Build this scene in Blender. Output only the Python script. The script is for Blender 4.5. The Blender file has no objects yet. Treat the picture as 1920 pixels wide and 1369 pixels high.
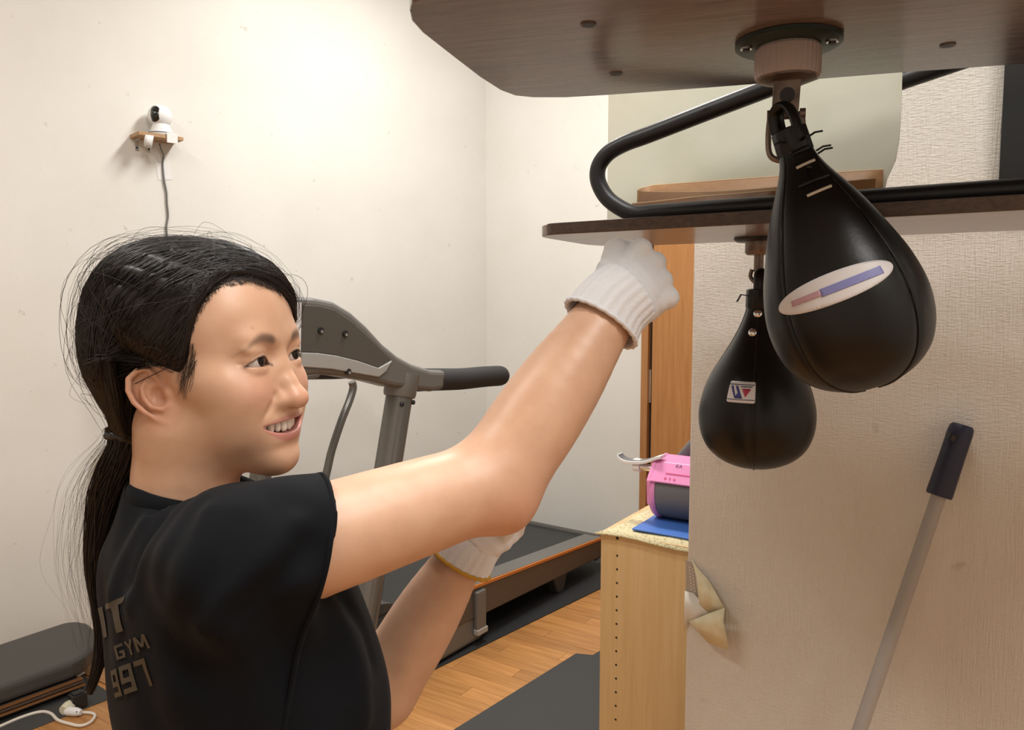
import bpy, bmesh, math, random
import numpy as np
from mathutils import Vector, Matrix, Quaternion
from mathutils.bvhtree import BVHTree

random.seed(7)
rng = np.random.default_rng(7)
scene = bpy.context.scene
COL = scene.collection

# ------------------------------------------------------------------ camera
F = 1450.0                       # focal length in pixels of a 1920 x 1369 frame
CAM_H = 1.42                     # camera height above the floor (m)
PITCH = math.atan(123.5 / F)     # looking slightly down
CP, SP = math.cos(PITCH), math.sin(PITCH)
cam_data = bpy.data.cameras.new('camera')
cam_data.sensor_fit = 'HORIZONTAL'
cam_data.sensor_width = 36.0
cam_data.lens = 36.0 * F / 1920.0
cam_data.clip_start = 0.02
cam = bpy.data.objects.new('camera', cam_data)
cam.location = (0, 0, CAM_H)
cam.rotation_euler = (math.pi / 2 - PITCH, 0, 0)
COL.objects.link(cam)
scene.camera = cam

# ------------------------------------------------------------------ world, lights, exposure
world = bpy.data.worlds.new('world')
scene.world = world
world.use_nodes = True
world.node_tree.nodes['Background'].inputs[0].default_value = (1.0, 0.94, 0.86, 1)
world.node_tree.nodes['Background'].inputs[1].default_value = 0.3
scene.view_settings.view_transform = 'Standard'
scene.view_settings.look = 'None'
scene.view_settings.gamma = 1.0
scene.view_settings.use_curve_mapping = False
scene.view_settings.exposure = 0.0

CEIL = 3.40
LIGHTS = [  # x, y, size x, size y, power, rotation z
    (0.05, 2.95, 1.20, 0.30, 66.0, math.radians(-45)),
    (0.20, 0.55, 1.20, 0.30, 36.0, math.radians(-45)),
    (-1.60, 0.80, 1.20, 0.30, 26.0, math.radians(-45)),
    (1.05, -0.60, 1.20, 0.30, 46.0, math.radians(-45)),
]
for i, (lx, ly, sx, sy, pw, rz) in enumerate(LIGHTS):
    ld = bpy.data.lights.new('ceiling_lamp_light', 'AREA')
    ld.shape = 'RECTANGLE'; ld.size = sx; ld.size_y = sy
    ld.energy = pw
    ld.color = (1.0, 0.98, 0.945)
    lo = bpy.data.objects.new('ceiling_lamp_light', ld)
    lo.location = (lx, ly, CEIL - 0.075)
    lo.rotation_euler = (0, 0, rz)
    COL.objects.link(lo)

# ------------------------------------------------------------------ geometry helpers
def P(px, py, d):
    """point seen at a pixel, at distance d along the camera axis"""
    xc = (px - 960.0) / F * d
    yc = -(py - 684.5) / F * d
    return Vector((xc, d * CP + yc * SP, CAM_H - d * SP + yc * CP))
CAMP = Vector((0, 0, CAM_H))
def ray(px, py):
    return P(px, py, 1.0) - CAMP
def PZ(px, py, z):
    r = ray(px, py)
    return CAMP + r * ((z - CAM_H) / r.z)
def PP(px, py, pt, n):
    r = ray(px, py)
    return CAMP + r * ((Vector(pt) - CAMP).dot(n) / r.dot(n))

ANG = math.radians(33)
U = Vector((math.cos(ANG), -math.sin(ANG), 0))      # along the partition, to the right and nearer
V = Vector((math.sin(ANG), math.cos(ANG), 0))       # away from the camera
UP = Vector((0, 0, 1))
def RM(a, b, z=0.0):                                # room frame -> world
    return U * a + V * b + UP * z
MROOM = Matrix((( U.x, V.x, 0, 0), (U.y, V.y, 0, 0), (0, 0, 1, 0), (0, 0, 0, 1)))
def frame(o, x, z=None, y=None):
    """matrix with given origin, x axis and approximate z (or y) axis"""
    x = Vector(x).normalized()
    if y is None:
        z = Vector(z).normalized(); y = z.cross(x).normalized(); z = x.cross(y)
    else:
        y = Vector(y).normalized(); z = x.cross(y).normalized(); y = z.cross(x)
    M = Matrix.Identity(4)
    for i in range(3):
        M[i][0] = x[i]; M[i][1] = y[i]; M[i][2] = z[i]; M[i][3] = o[i]
    return M

def spline(pts, n=8, closed=False):
    """Catmull-Rom through points"""
    pts = [Vector(p) for p in pts]; out = []
    m = len(pts)
    rngk = range(m if closed else m - 1)
    for i in rngk:
        if closed:
            p0, p1, p2, p3 = pts[(i - 1) % m], pts[i], pts[(i + 1) % m], pts[(i + 2) % m]
        else:
            p0 = pts[max(i - 1, 0)]; p1 = pts[i]; p2 = pts[i + 1]; p3 = pts[min(i + 2, m - 1)]
        for k in range(n):
            t = k / n
            out.append(0.5 * ((2 * p1) + (p2 - p0) * t + (2 * p0 - 5 * p1 + 4 * p2 - p3) * t * t + (3 * p1 - p0 - 3 * p2 + p3) * t ** 3))
    if not closed: out.append(pts[-1])
    return out

class MB:
    def __init__(s): s.v = []; s.f = []
    def add(s, vs, fs):
        o = len(s.v); s.v += [tuple(v) for v in vs]; s.f += [tuple(i + o for i in f) for f in fs]
        return s
    def box(s, c, size, M=None):
        M = M or Matrix.Identity(4)
        hx, hy, hz = size[0] / 2, size[1] / 2, size[2] / 2
        c = Vector(c)
        vs = [M @ (c + Vector((x * hx, y * hy, z * hz))) for z in (-1, 1) for y in (-1, 1) for x in (-1, 1)]
        return s.add(vs, [(0, 2, 3, 1), (4, 5, 7, 6), (0, 1, 5, 4), (2, 6, 7, 3), (0, 4, 6, 2), (1, 3, 7, 5)])
    def tube(s, pts, r, n=12, caps=True, closed=False, flat=None, up=None):
        pts = [Vector(p) for p in pts]
        m = len(pts)
        rs = r if hasattr(r, '__len__') else [r] * m
        tan = []
        for i in range(m):
            if closed: t = pts[(i + 1) % m] - pts[(i - 1) % m]
            else: t = pts[min(i + 1, m - 1)] - pts[max(i - 1, 0)]
            tan.append(t.normalized() if t.length > 1e-12 else Vector((0, 0, 1)))
        a = Vector(up) if up is not None else (Vector((0, 0, 1)) if abs(tan[0].z) < 0.9 else Vector((1, 0, 0)))
        nrm = (a - tan[0] * a.dot(tan[0])).normalized()
        vs = []
        for i in range(m):
            if i:
                nrm = nrm - tan[i] * nrm.dot(tan[i])
                nrm.normalize()
            bi = tan[i].cross(nrm)
            for k in range(n):
                th = 2 * math.pi * k / n
                ca, sa = math.cos(th), math.sin(th)
                if flat: ca *= flat
                vs.append(pts[i] + (nrm * ca + bi * sa) * rs[i])
        fs = []
        for i in range(m if closed else m - 1):
            j = (i + 1) % m
            for k in range(n):
                l = (k + 1) % n
                fs.append((i * n + k, i * n + l, j * n + l, j * n + k))
        if caps and not closed:
            fs.append(tuple(reversed(range(n)))); fs.append(tuple((m - 1) * n + k for k in range(n)))
        return s.add(vs, fs)
    def lathe(s, prof, M=None, n=32, capb=True, capt=True, mod=None):
        """prof: list of (r, z) turned around local z"""
        M = M or Matrix.Identity(4)
        vs = []
        for (r, z) in prof:
            for k in range(n):
                th = 2 * math.pi * k / n
                q = r * (mod(th, z) if mod else 1.0)
                vs.append(M @ Vector((q * math.cos(th), q * math.sin(th), z)))
        fs = []
        m = len(prof)
        for i in range(m - 1):
            for k in range(n):
                l = (k + 1) % n
                fs.append((i * n + k, i * n + l, (i + 1) * n + l, (i + 1) * n + k))
        if capb: fs.append(tuple(reversed(range(n))))
        if capt: fs.append(tuple((m - 1) * n + k for k in range(n)))
        return s.add(vs, fs)
    def prism(s, poly, z0, z1, M=None):
        M = M or Matrix.Identity(4)
        n = len(poly)
        vs = [M @ Vector((p[0], p[1], z0)) for p in poly] + [M @ Vector((p[0], p[1], z1)) for p in poly]
        fs = [tuple(reversed(range(n))), tuple(range(n, 2 * n))]
        for k in range(n):
            l = (k + 1) % n
            fs.append((k, l, n + l, n + k))
        return s.add(vs, fs)
    def ell(s, c, rad, M=None, nu=24, nv=14):
        M = M or Matrix.Identity(4)
        c = Vector(c); vs = [M @ (c + Vector((0, 0, rad[2])))]
        for i in range(1, nv):
            ph = math.pi * i / nv
            for k in range(nu):
                th = 2 * math.pi * k / nu
                vs.append(M @ (c + Vector((rad[0] * math.sin(ph) * math.cos(th), rad[1] * math.sin(ph) * math.sin(th), rad[2] * math.cos(ph)))))
        vs.append(M @ (c - Vector((0, 0, rad[2]))))
        fs = []
        for k in range(nu): fs.append((0, 1 + k, 1 + (k + 1) % nu))
        for i in range(nv - 2):
            for k in range(nu):
                a, b = 1 + i * nu, 1 + (i + 1) * nu
                fs.append((a + k, b + k, b + (k + 1) % nu, a + (k + 1) % nu))
        last = len(vs) - 1; a = 1 + (nv - 2) * nu
        for k in range(nu): fs.append((a + k, last, a + (k + 1) % nu))
        return s.add(vs, fs)
    def build(s, name, mat, parent=None, smooth=None, bevel=0.0, seg=2, fixn=True):
        me = bpy.data.meshes.new(name)
        me.from_pydata(s.v, [], s.f)
        if fixn:
            bm = bmesh.new(); bm.from_mesh(me); bmesh.ops.recalc_face_normals(bm, faces=bm.faces); bm.to_mesh(me); bm.free()
        me.materials.append(mat)
        me.update()
        o = bpy.data.objects.new(name, me)
        COL.objects.link(o)
        if smooth is not None:
            me.shade_smooth()
            me.set_sharp_from_angle(angle=math.radians(smooth))
        if bevel > 0:
            bv = o.modifiers.new('bevel', 'BEVEL'); bv.width = bevel; bv.segments = seg; bv.limit_method = 'ANGLE'; bv.angle_limit = math.radians(35)
        if parent is not None: attach(o, parent)
        return o

def attach(o, parent):
    o.parent = parent
    o.matrix_parent_inverse = Matrix.Translation(parent.location).inverted()
def thing(name, label, cat, loc, group=None):
    o = bpy.data.objects.new(name, None)
    o.empty_display_size = 0.05
    COL.objects.link(o)
    o.location = loc
    o['label'] = label; o['category'] = cat
    if group: o['group'] = group
    return o
def tag(o, label, cat, group=None):
    o['label'] = label; o['category'] = cat
    if group: o['group'] = group
    return o
def struct(o, label=None):
    o['kind'] = 'structure'
    if label: o['label'] = label
    return o
def rrect(w, h, r, n=5):
    out = []
    for cx, cy, a0 in ((w / 2 - r, h / 2 - r, 0), (-w / 2 + r, h / 2 - r, 90), (-w / 2 + r, -h / 2 + r, 180), (w / 2 - r, -h / 2 + r, 270)):
        for k in range(n + 1):
            a = math.radians(a0 + 90 * k / n)
            out.append((cx + r * math.cos(a), cy + r * math.sin(a)))
    return out
def disc(r, n=20): return [(r * math.cos(2 * math.pi * k / n), r * math.sin(2 * math.pi * k / n)) for k in range(n)]
def round_poly(pts, rad, n=6):
    """2D polygon with corners rounded by the radius list"""
    out = []; m = len(pts)
    for i in range(m):
        p = Vector(pts[i]).to_2d(); a = Vector(pts[i - 1]).to_2d(); b = Vector(pts[(i + 1) % m]).to_2d()
        r = rad[i] if hasattr(rad, '__len__') else rad
        if r <= 0: out.append((p.x, p.y)); continue
        d1 = (a - p).normalized(); d2 = (b - p).normalized()
        p1 = p + d1 * r; p2 = p + d2 * r
        for k in range(n + 1):
            t = k / n
            q = p1 * (1 - t) ** 2 + p * 2 * t * (1 - t) + p2 * t * t
            out.append((q.x, q.y))
    return out

# ------------------------------------------------------------------ materials
def mat(name, col, rough=0.5, metal=0.0, spec=0.5, noise=None, bump=None, sss=None, coat=0.0, trans=0.0, emit=None, alpha=None):
    m = bpy.data.materials.new(name); m.use_nodes = True
    nt = m.node_tree; b = nt.nodes['Principled BSDF']
    b.inputs['Base Color'].default_value = (*col, 1)
    b.inputs['Roughness'].default_value = rough
    b.inputs['Metallic'].default_value = metal
    b.inputs['Specular IOR Level'].default_value = spec
    if coat: b.inputs['Coat Weight'].default_value = coat; b.inputs['Coat Roughness'].default_value = 0.12
    if trans: b.inputs['Transmission Weight'].default_value = trans
    if sss:
        b.inputs['Subsurface Weight'].default_value = sss[0]
        b.inputs['Subsurface Radius'].default_value = (1.0, 0.35, 0.18)
        b.inputs['Subsurface Scale'].default_value = sss[1]
    if emit:
        b.inputs['Emission Color'].default_value = (*emit[0], 1); b.inputs['Emission Strength'].default_value = emit[1]
    tc = nt.nodes.new('ShaderNodeTexCoord')
    if noise:   # (scale xyz, second colour, contrast lo, hi, detail)
        mp = nt.nodes.new('ShaderNodeMapping'); mp.inputs['Scale'].default_value = noise[0]
        nz = nt.nodes.new('ShaderNodeTexNoise'); nz.inputs['Scale'].default_value = 1.0; nz.inputs['Detail'].default_value = noise[4] if len(noise) > 4 else 4
        rp = nt.nodes.new('ShaderNodeValToRGB')
        rp.color_ramp.elements[0].position = noise[2]; rp.color_ramp.elements[1].position = noise[3]
        rp.color_ramp.elements[0].color = (*col, 1); rp.color_ramp.elements[1].color = (*noise[1], 1)
        nt.links.new(tc.outputs['Object'], mp.inputs[0]); nt.links.new(mp.outputs[0], nz.inputs[0])
        nt.links.new(nz.outputs['Fac'], rp.inputs[0]); nt.links.new(rp.outputs[0], b.inputs['Base Color'])
    if bump:    # (scale xyz, strength, distance, detail)
        mp = nt.nodes.new('ShaderNodeMapping'); mp.inputs['Scale'].default_value = bump[0]
        nz = nt.nodes.new('ShaderNodeTexNoise'); nz.inputs['Scale'].default_value = 1.0; nz.inputs['Detail'].default_value = bump[3] if len(bump) > 3 else 3
        bp = nt.nodes.new('ShaderNodeBump'); bp.inputs['Strength'].default_value = bump[1]; bp.inputs['Distance'].default_value = bump[2]
        nt.links.new(tc.outputs['Object'], mp.inputs[0]); nt.links.new(mp.outputs[0], nz.inputs[0])
        nt.links.new(nz.outputs['Fac'], bp.inputs['Height']); nt.links.new(bp.outputs[0], b.inputs['Normal'])
    return m

def wood(name, c1, c2, scale, rough=0.35, rot=0.0, figure=None, coat=0.0):
    """grain stretched along local x; figure adds a second, broader ring pattern"""
    m = mat(name, c1, rough, coat=coat)
    nt = m.node_tree; b = nt.nodes['Principled BSDF']
    tc = nt.nodes.new('ShaderNodeTexCoord')
    mp = nt.nodes.new('ShaderNodeMapping'); mp.inputs['Scale'].default_value = scale; mp.inputs['Rotation'].default_value = (0, 0, rot)
    m0 = nt.nodes.new('ShaderNodeMapping'); m0.inputs['Rotation'].default_value = (0, 0, -rot)
    nz = nt.nodes.new('ShaderNodeTexNoise'); nz.inputs['Scale'].default_value = 1; nz.inputs['Detail'].default_value = 6; nz.inputs['Roughness'].default_value = 0.65
    nz.inputs['Distortion'].default_value = 0.4
    rp = nt.nodes.new('ShaderNodeValToRGB')
    rp.color_ramp.elements[0].position = 0.32; rp.color_ramp.elements[1].position = 0.68
    rp.color_ramp.elements[0].color = (*c1, 1); rp.color_ramp.elements[1].color = (*c2, 1)
    mp.inputs['Rotation'].default_value = (0, 0, 0)
    nt.links.new(tc.outputs['Object'], m0.inputs[0]); nt.links.new(m0.outputs[0], mp.inputs[0]); nt.links.new(mp.outputs[0], nz.inputs[0])
    nt.links.new(nz.outputs['Fac'], rp.inputs[0])
    out = rp.outputs[0]
    if figure:
        wv = nt.nodes.new('ShaderNodeTexWave'); wv.wave_type = 'RINGS'; wv.inputs['Scale'].default_value = figure[0]
        wv.inputs['Distortion'].default_value = figure[1]; wv.inputs['Detail'].default_value = 3
        mp2 = nt.nodes.new('ShaderNodeMapping'); mp2.inputs['Scale'].default_value = figure[2]
        mx = nt.nodes.new('ShaderNodeMix'); mx.data_type = 'RGBA'; mx.blend_type = 'MULTIPLY'; mx.inputs['Factor'].default_value = figure[3]
        nt.links.new(m0.outputs[0], mp2.inputs[0]); nt.links.new(mp2.outputs[0], wv.inputs[0])
        nt.links.new(out, mx.inputs[6]); nt.links.new(wv.outputs['Color'], mx.inputs[7]); out = mx.outputs[2]
    nt.links.new(out, b.inputs['Base Color'])
    bp = nt.nodes.new('ShaderNodeBump'); bp.inputs['Strength'].default_value = 0.12; bp.inputs['Distance'].default_value = 0.002
    nt.links.new(nz.outputs['Fac'], bp.inputs['Height']); nt.links.new(bp.outputs[0], b.inputs['Normal'])
    return m

def worn_paper(name, col, stain, rib=False):
    """wallpaper: soft stains and scuffs, embossed relief (ribbed when rib)"""
    m = mat(name, col, 0.75, spec=0.25)
    nt = m.node_tree; b = nt.nodes['Principled BSDF']
    tc = nt.nodes.new('ShaderNodeTexCoord')
    n1 = nt.nodes.new('ShaderNodeTexNoise'); n1.inputs['Scale'].default_value = 2.2; n1.inputs['Detail'].default_value = 5
    r1 = nt.nodes.new('ShaderNodeValToRGB'); r1.color_ramp.elements[0].position = 0.35; r1.color_ramp.elements[1].position = 0.75
    r1.color_ramp.elements[0].color = (*col, 1); r1.color_ramp.elements[1].color = (*stain, 1)
    nt.links.new(tc.outputs['Object'], n1.inputs[0]); nt.links.new(n1.outputs['Fac'], r1.inputs[0])
    n2 = nt.nodes.new('ShaderNodeTexNoise'); n2.inputs['Scale'].default_value = 23; n2.inputs['Detail'].default_value = 3
    r2 = nt.nodes.new('ShaderNodeValToRGB'); r2.color_ramp.elements[0].position = 0.70; r2.color_ramp.elements[1].position = 0.78
    r2.color_ramp.elements[0].color = (1, 1, 1, 1); r2.color_ramp.elements[1].color = (0.82, 0.79, 0.76, 1)
    nt.links.new(tc.outputs['Object'], n2.inputs[0]); nt.links.new(n2.outputs['Fac'], r2.inputs[0])
    mx = nt.nodes.new('ShaderNodeMix'); mx.data_type = 'RGBA'; mx.blend_type = 'MULTIPLY'; mx.inputs['Factor'].default_value = 1
    nt.links.new(r1.outputs[0], mx.inputs[6]); nt.links.new(r2.outputs[0], mx.inputs[7]); nt.links.new(mx.outputs[2], b.inputs['Base Color'])
    mp = nt.nodes.new('ShaderNodeMapping'); mp.inputs['Scale'].default_value = (400, 400, 22) if rib else (160, 160, 160)
    n3 = nt.nodes.new('ShaderNodeTexNoise'); n3.inputs['Scale'].default_value = 1; n3.inputs['Detail'].default_value = 4
    mp2 = nt.nodes.new('ShaderNodeMapping'); mp2.inputs['Scale'].default_value = (90, 90, 380)
    n4 = nt.nodes.new('ShaderNodeTexNoise'); n4.inputs['Scale'].default_value = 1; n4.inputs['Detail'].default_value = 2
    ad = nt.nodes.new('ShaderNodeMath'); ad.operation = 'MULTIPLY_ADD'; ad.inputs[1].default_value = 0.45 if rib else 0.0
    bp = nt.nodes.new('ShaderNodeBump'); bp.inputs['Strength'].default_value = 0.65 if rib else 0.12; bp.inputs['Distance'].default_value = 0.004
    nt.links.new(tc.outputs['Object'], mp.inputs[0]); nt.links.new(mp.outputs[0], n3.inputs[0])
    nt.links.new(tc.outputs['Object'], mp2.inputs[0]); nt.links.new(mp2.outputs[0], n4.inputs[0])
    nt.links.new(n4.outputs['Fac'], ad.inputs[0]); nt.links.new(n3.outputs['Fac'], ad.inputs[2])
    nt.links.new(ad.outputs[0], bp.inputs['Height']); nt.links.new(bp.outputs[0], b.inputs['Normal'])
    return m

M_WALL = worn_paper('smooth_wallpaper', (0.75, 0.738, 0.695), (0.70, 0.683, 0.63))
M_RIB = worn_paper('ribbed_wallpaper', (0.70, 0.668, 0.61), (0.62, 0.582, 0.522), rib=True)
M_CEIL = mat('ceiling_white', (0.78, 0.77, 0.74), 0.8)
M_BLACK = mat('black_plastic', (0.012, 0.012, 0.013), 0.45)
M_BLACKGLOSS = mat('black_enamel_tube', (0.010, 0.010, 0.012), 0.42, bump=((180, 180, 180), 0.1, 0.001))
M_LEATHER = mat('black_leather', (0.0055, 0.0052, 0.0052), 0.36, spec=0.32, bump=((240, 240, 240), 0.12, 0.001))
M_WHITE = mat('white_plastic', (0.78, 0.78, 0.78), 0.35)
M_STEEL = mat('chrome', (0.75, 0.75, 0.76), 0.18, metal=1.0)
M_RUST = mat('worn_steel', (0.22, 0.17, 0.145), 0.42, metal=0.75, noise=((60, 60, 60), (0.10, 0.075, 0.06), 0.4, 0.75))
M_BOARD = wood('dark_walnut_board', (0.115, 0.072, 0.055), (0.20, 0.135, 0.110), (7, 90, 90), 0.30, coat=0.25)
M_BOARD2 = wood('grey_walnut_board', (0.15, 0.105, 0.085), (0.27, 0.20, 0.17), (6, 80, 80), 0.30, figure=(2.2, 3.5, (1.3, 6, 1), 0.45), coat=0.25)
M_EDGE = wood('board_edge', (0.05, 0.032, 0.025), (0.11, 0.07, 0.05), (20, 200, 200), 0.5)
# ================================================================== the room
B_BACK = 3.93
corner = Vector((-0.158, 4.787, 0))
left_dir = (Vector((-1.99, 3.0, 0)) - corner).normalized()       # along the left wall, towards the camera side
left_n = Vector((left_dir.y, -left_dir.x, 0))
if left_n.dot(-corner) < 0: left_n = -left_n                      # into the room
B_PART, A_PART = 1.44, None
pe = PP(1292, 800, RM(0, B_PART), V)
A_PART = pe.dot(U)

def wall_between(name, p, q, z0, z1, thick, outn, m):
    """vertical slab with its inner face from p to q, thickness going outwards"""
    p, q, n = Vector(p), Vector(q), Vector(outn).normalized() * thick
    b = MB()
    vs = [p + UP * z0, q + UP * z0, q + n + UP * z0, p + n + UP * z0, p + UP * z1, q + UP * z1, q + n + UP * z1, p + n + UP * z1]
    b.add(vs, [(0, 1, 2, 3), (4, 7, 6, 5), (0, 4, 5, 1), (1, 5, 6, 2), (2, 6, 7, 3), (3, 7, 4, 0)])
    return struct(b.build(name, m))

lend = corner + left_dir * 6.2
wall_between('wall_left', corner - left_dir * 0.1, lend, -0.05, CEIL, 0.12, -left_n, M_WALL)
cb = corner.dot(U)
wall_between('wall_back', RM(cb - 0.1, corner.dot(V)), RM(2.6, corner.dot(V)), -0.05, CEIL, 0.12, V, M_WALL)
rend = RM(2.6, corner.dot(V))
rnear = RM(2.6, -2.6)
wall_between('wall_right', rend, rnear, -0.05, CEIL, 0.12, U, M_WALL)
wall_between('wall_front', RM(2.6, -2.6), lend, -0.05, CEIL, 0.12, Vector((-1, -1, 0)), M_WALL)
# the partition with ribbed wallpaper that the equipment stands in front of
bp_ = MB(); bp_.box(((A_PART + 2.6) / 2, B_PART + 0.06, CEIL / 2 - 0.0), (2.6 - A_PART - 0.004, 0.12, CEIL - 0.002), MROOM)
struct(bp_.build('wall_partition', M_RIB, bevel=0.004))

# ceiling
poly = [corner - left_dir * 0.1, lend, RM(2.6, -2.6), rend]
b = MB(); b.prism([(p.x, p.y) for p in poly], CEIL, CEIL + 0.1); struct(b.build('ceiling', M_CEIL))
# floor slab and its planks
def plank_mat():
    m = mat('oak_laminate', (0.45, 0.20, 0.075), 0.32, spec=0.4)
    nt = m.node_tree; bs = nt.nodes['Principled BSDF']
    oi = nt.nodes.new('ShaderNodeObjectInfo'); tc = nt.nodes.new('ShaderNodeTexCoord')
    mp = nt.nodes.new('ShaderNodeMapping'); mp.inputs['Scale'].default_value = (4, 55, 10)
    ad = nt.nodes.new('ShaderNodeVectorMath'); ad.operation = 'ADD'
    sc = nt.nodes.new('ShaderNodeVectorMath'); sc.operation = 'SCALE'; sc.inputs[3].default_value = 30
    nz = nt.nodes.new('ShaderNodeTexNoise'); nz.inputs['Scale'].default_value = 1; nz.inputs['Detail'].default_value = 5
    cb_ = nt.nodes.new('ShaderNodeCombineXYZ')
    nt.links.new(oi.outputs['Random'], cb_.inputs[0]); nt.links.new(cb_.outputs[0], sc.inputs[0])
    nt.links.new(tc.outputs['Object'], mp.inputs[0]); nt.links.new(mp.outputs[0], ad.inputs[0]); nt.links.new(sc.outputs[0], ad.inputs[1]); nt.links.new(ad.outputs[0], nz.inputs[0])
    r = nt.nodes.new('ShaderNodeValToRGB'); r.color_ramp.elements[0].color = (0.40, 0.180, 0.058, 1); r.color_ramp.elements[1].color = (0.57, 0.29, 0.105, 1)
    r.color_ramp.elements[0].position = 0.3; r.color_ramp.elements[1].position = 0.7
    r2 = nt.nodes.new('ShaderNodeValToRGB'); r2.color_ramp.elements[0].color = (0.80, 0.78, 0.75, 1); r2.color_ramp.elements[1].color = (1.12, 1.10, 1.05, 1)
    mx = nt.nodes.new('ShaderNodeMix'); mx.data_type = 'RGBA'; mx.blend_type = 'MULTIPLY'; mx.inputs['Factor'].default_value = 1
    nt.links.new(nz.outputs['Fac'], r.inputs[0]); nt.links.new(oi.outputs['Random'], r2.inputs[0])
    nt.links.new(r.outputs[0], mx.inputs[6]); nt.links.new(r2.outputs[0], mx.inputs[7]); nt.links.new(mx.outputs[2], bs.inputs['Base Color'])
    return m
M_PLANK = plank_mat()
b = MB(); b.prism([(p.x, p.y) for p in poly], -0.1, -0.006)
floor = struct(b.build('floor', M_PLANK))
PW, PL = 0.072, 0.62
def plank_mesh(length):
    bb = MB(); bb.box((0, 0, -0.006), (length - 0.0012, PW - 0.0012, 0.012))
    me = bpy.data.meshes.new('plank'); me.from_pydata(bb.v, [], bb.f)
    bm = bmesh.new(); bm.from_mesh(me); bmesh.ops.recalc_face_normals(bm, faces=bm.faces); bm.to_mesh(me); bm.free()
    me.materials.append(M_PLANK); return me
pm = plank_mesh(PL)
rowi = 0
bb0 = 0.95
rest = MB()
while bb0 < 3.88:
    off = (rowi * 0.233) % PL
    a0 = -3.4 + off
    while a0 < -0.1:
        c = RM(a0, bb0)
        inside = (c - corner).dot(left_n) > 0.34 and bb0 < 3.9
        if inside:
            seen = False
            for da in (-0.3, 0, 0.3):
                q = RM(a0 + da, bb0); yy = q.y * CP + CAM_H * SP
                px = 960 + F * q.x / yy; py = 684.5 - F * (q.y * SP - CAM_H * CP) / yy
                if (-120 < px < 330 or 700 < px < 1180) and 990 < py < 1430: seen = True
            if seen:
                o = bpy.data.objects.new('plank', pm); COL.objects.link(o)
                o.location = (c.x, c.y, 0.0); o.rotation_euler = (0, 0, -ANG); o.parent = floor
            else:
                rest.box((a0, bb0, -0.006), (PL - 0.0012, PW - 0.0012, 0.012), MROOM)
        a0 += PL
    bb0 += PW; rowi += 1
o = rest.build('planks_out_of_view', M_PLANK, floor); o.name = 'plank_field'; o['kind'] = 'stuff'

# door and its frame in the back wall
M_DOOR = wood('door_veneer', (0.40, 0.175, 0.055), (0.50, 0.24, 0.085), (60, 60, 3), 0.4)
M_FRAME = wood('door_frame_wood', (0.36, 0.165, 0.06), (0.44, 0.21, 0.08), (60, 60, 3), 0.4)
BW = corner.dot(V)
dl = PP(1206, 800, RM(0, BW), V).dot(U)
b = MB()
b.box((dl + 0.02, BW - 0.02, 1.05), (0.04, 0.05, 2.1), MROOM); b.box((dl + 0.96, BW - 0.02, 1.05), (0.04, 0.05, 2.1), MROOM)
b.box((dl + 0.49, BW - 0.02, 2.12), (0.98, 0.05, 0.04), MROOM)
fr = struct(b.build('trim_1', M_FRAME, bevel=0.003))
dr = MB(); dr.box((dl + 0.052 + 0.44, BW - 0.012, 1.045), (0.876, 0.02, 2.07), MROOM)
door = struct(dr.build('door_1', M_DOOR, bevel=0.002))
b = MB(); b.box((dl + 0.045, BW - 0.004, 1.05), (0.016, 0.006, 2.08), MROOM); b.build('door_gap', M_BLACK, door)
b = MB(); b.box((dl + 0.046, BW - 0.022, 0.95), (0.012, 0.01, 0.18), MROOM); b.build('strike_plate', M_STEEL, door)

# ceiling lamps (out of frame) that carry the area lights
M_DIFF = mat('lamp_diffuser', (0.9, 0.9, 0.88), 0.4, emit=((1.0, 0.95, 0.86), 1.5))
for i, (lx, ly, sx, sy, pw, rz) in enumerate(LIGHTS):
    where = ['over the treadmill corner', 'over the punching woman', 'over the low platform by the left wall', 'behind the photographer'][i]
    t = thing('ceiling_lamp', 'long white fluorescent ceiling lamp ' + where, 'lamp', (lx, ly, CEIL), 'ceiling lamps')
    Mx = Matrix.Translation((lx, ly, 0)) @ Matrix.Rotation(rz, 4, 'Z')
    b = MB(); b.box((0, 0, CEIL - 0.025), (sx + 0.06, sy + 0.06, 0.05), Mx); b.build('housing', M_WHITE, t, bevel=0.006)
    b = MB(); b.box((0, 0, CEIL - 0.058), (sx, sy, 0.016), Mx); b.build('diffuser', M_DIFF, t, bevel=0.004)
# ================================================================== helpers for print and lettering
def text_mesh(s, size=1.0, shear=0.0, spacing=1.0, bold=0.0):
    cu = bpy.data.curves.new('text', 'FONT'); cu.body = s; cu.size = size; cu.shear = shear; cu.space_character = spacing
    cu.align_x = 'LEFT'; cu.resolution_u = 3; cu.offset = bold
    ob = bpy.data.objects.new('text', cu); COL.objects.link(ob)
    dg = bpy.context.evaluated_depsgraph_get()
    me = bpy.data.meshes.new_from_object(ob.evaluated_get(dg))
    bpy.data.objects.remove(ob); bpy.data.curves.remove(cu)
    bm = bmesh.new(); bm.from_mesh(me); bmesh.ops.remove_doubles(bm, verts=bm.verts, dist=1e-6)
    bmesh.ops.triangulate(bm, faces=bm.faces)
    vs = [v.co.copy() for v in bm.verts]; fs = [tuple(v.index for v in f.verts) for f in bm.faces]
    bm.free(); bpy.data.meshes.remove(me)
    return vs, fs
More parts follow.
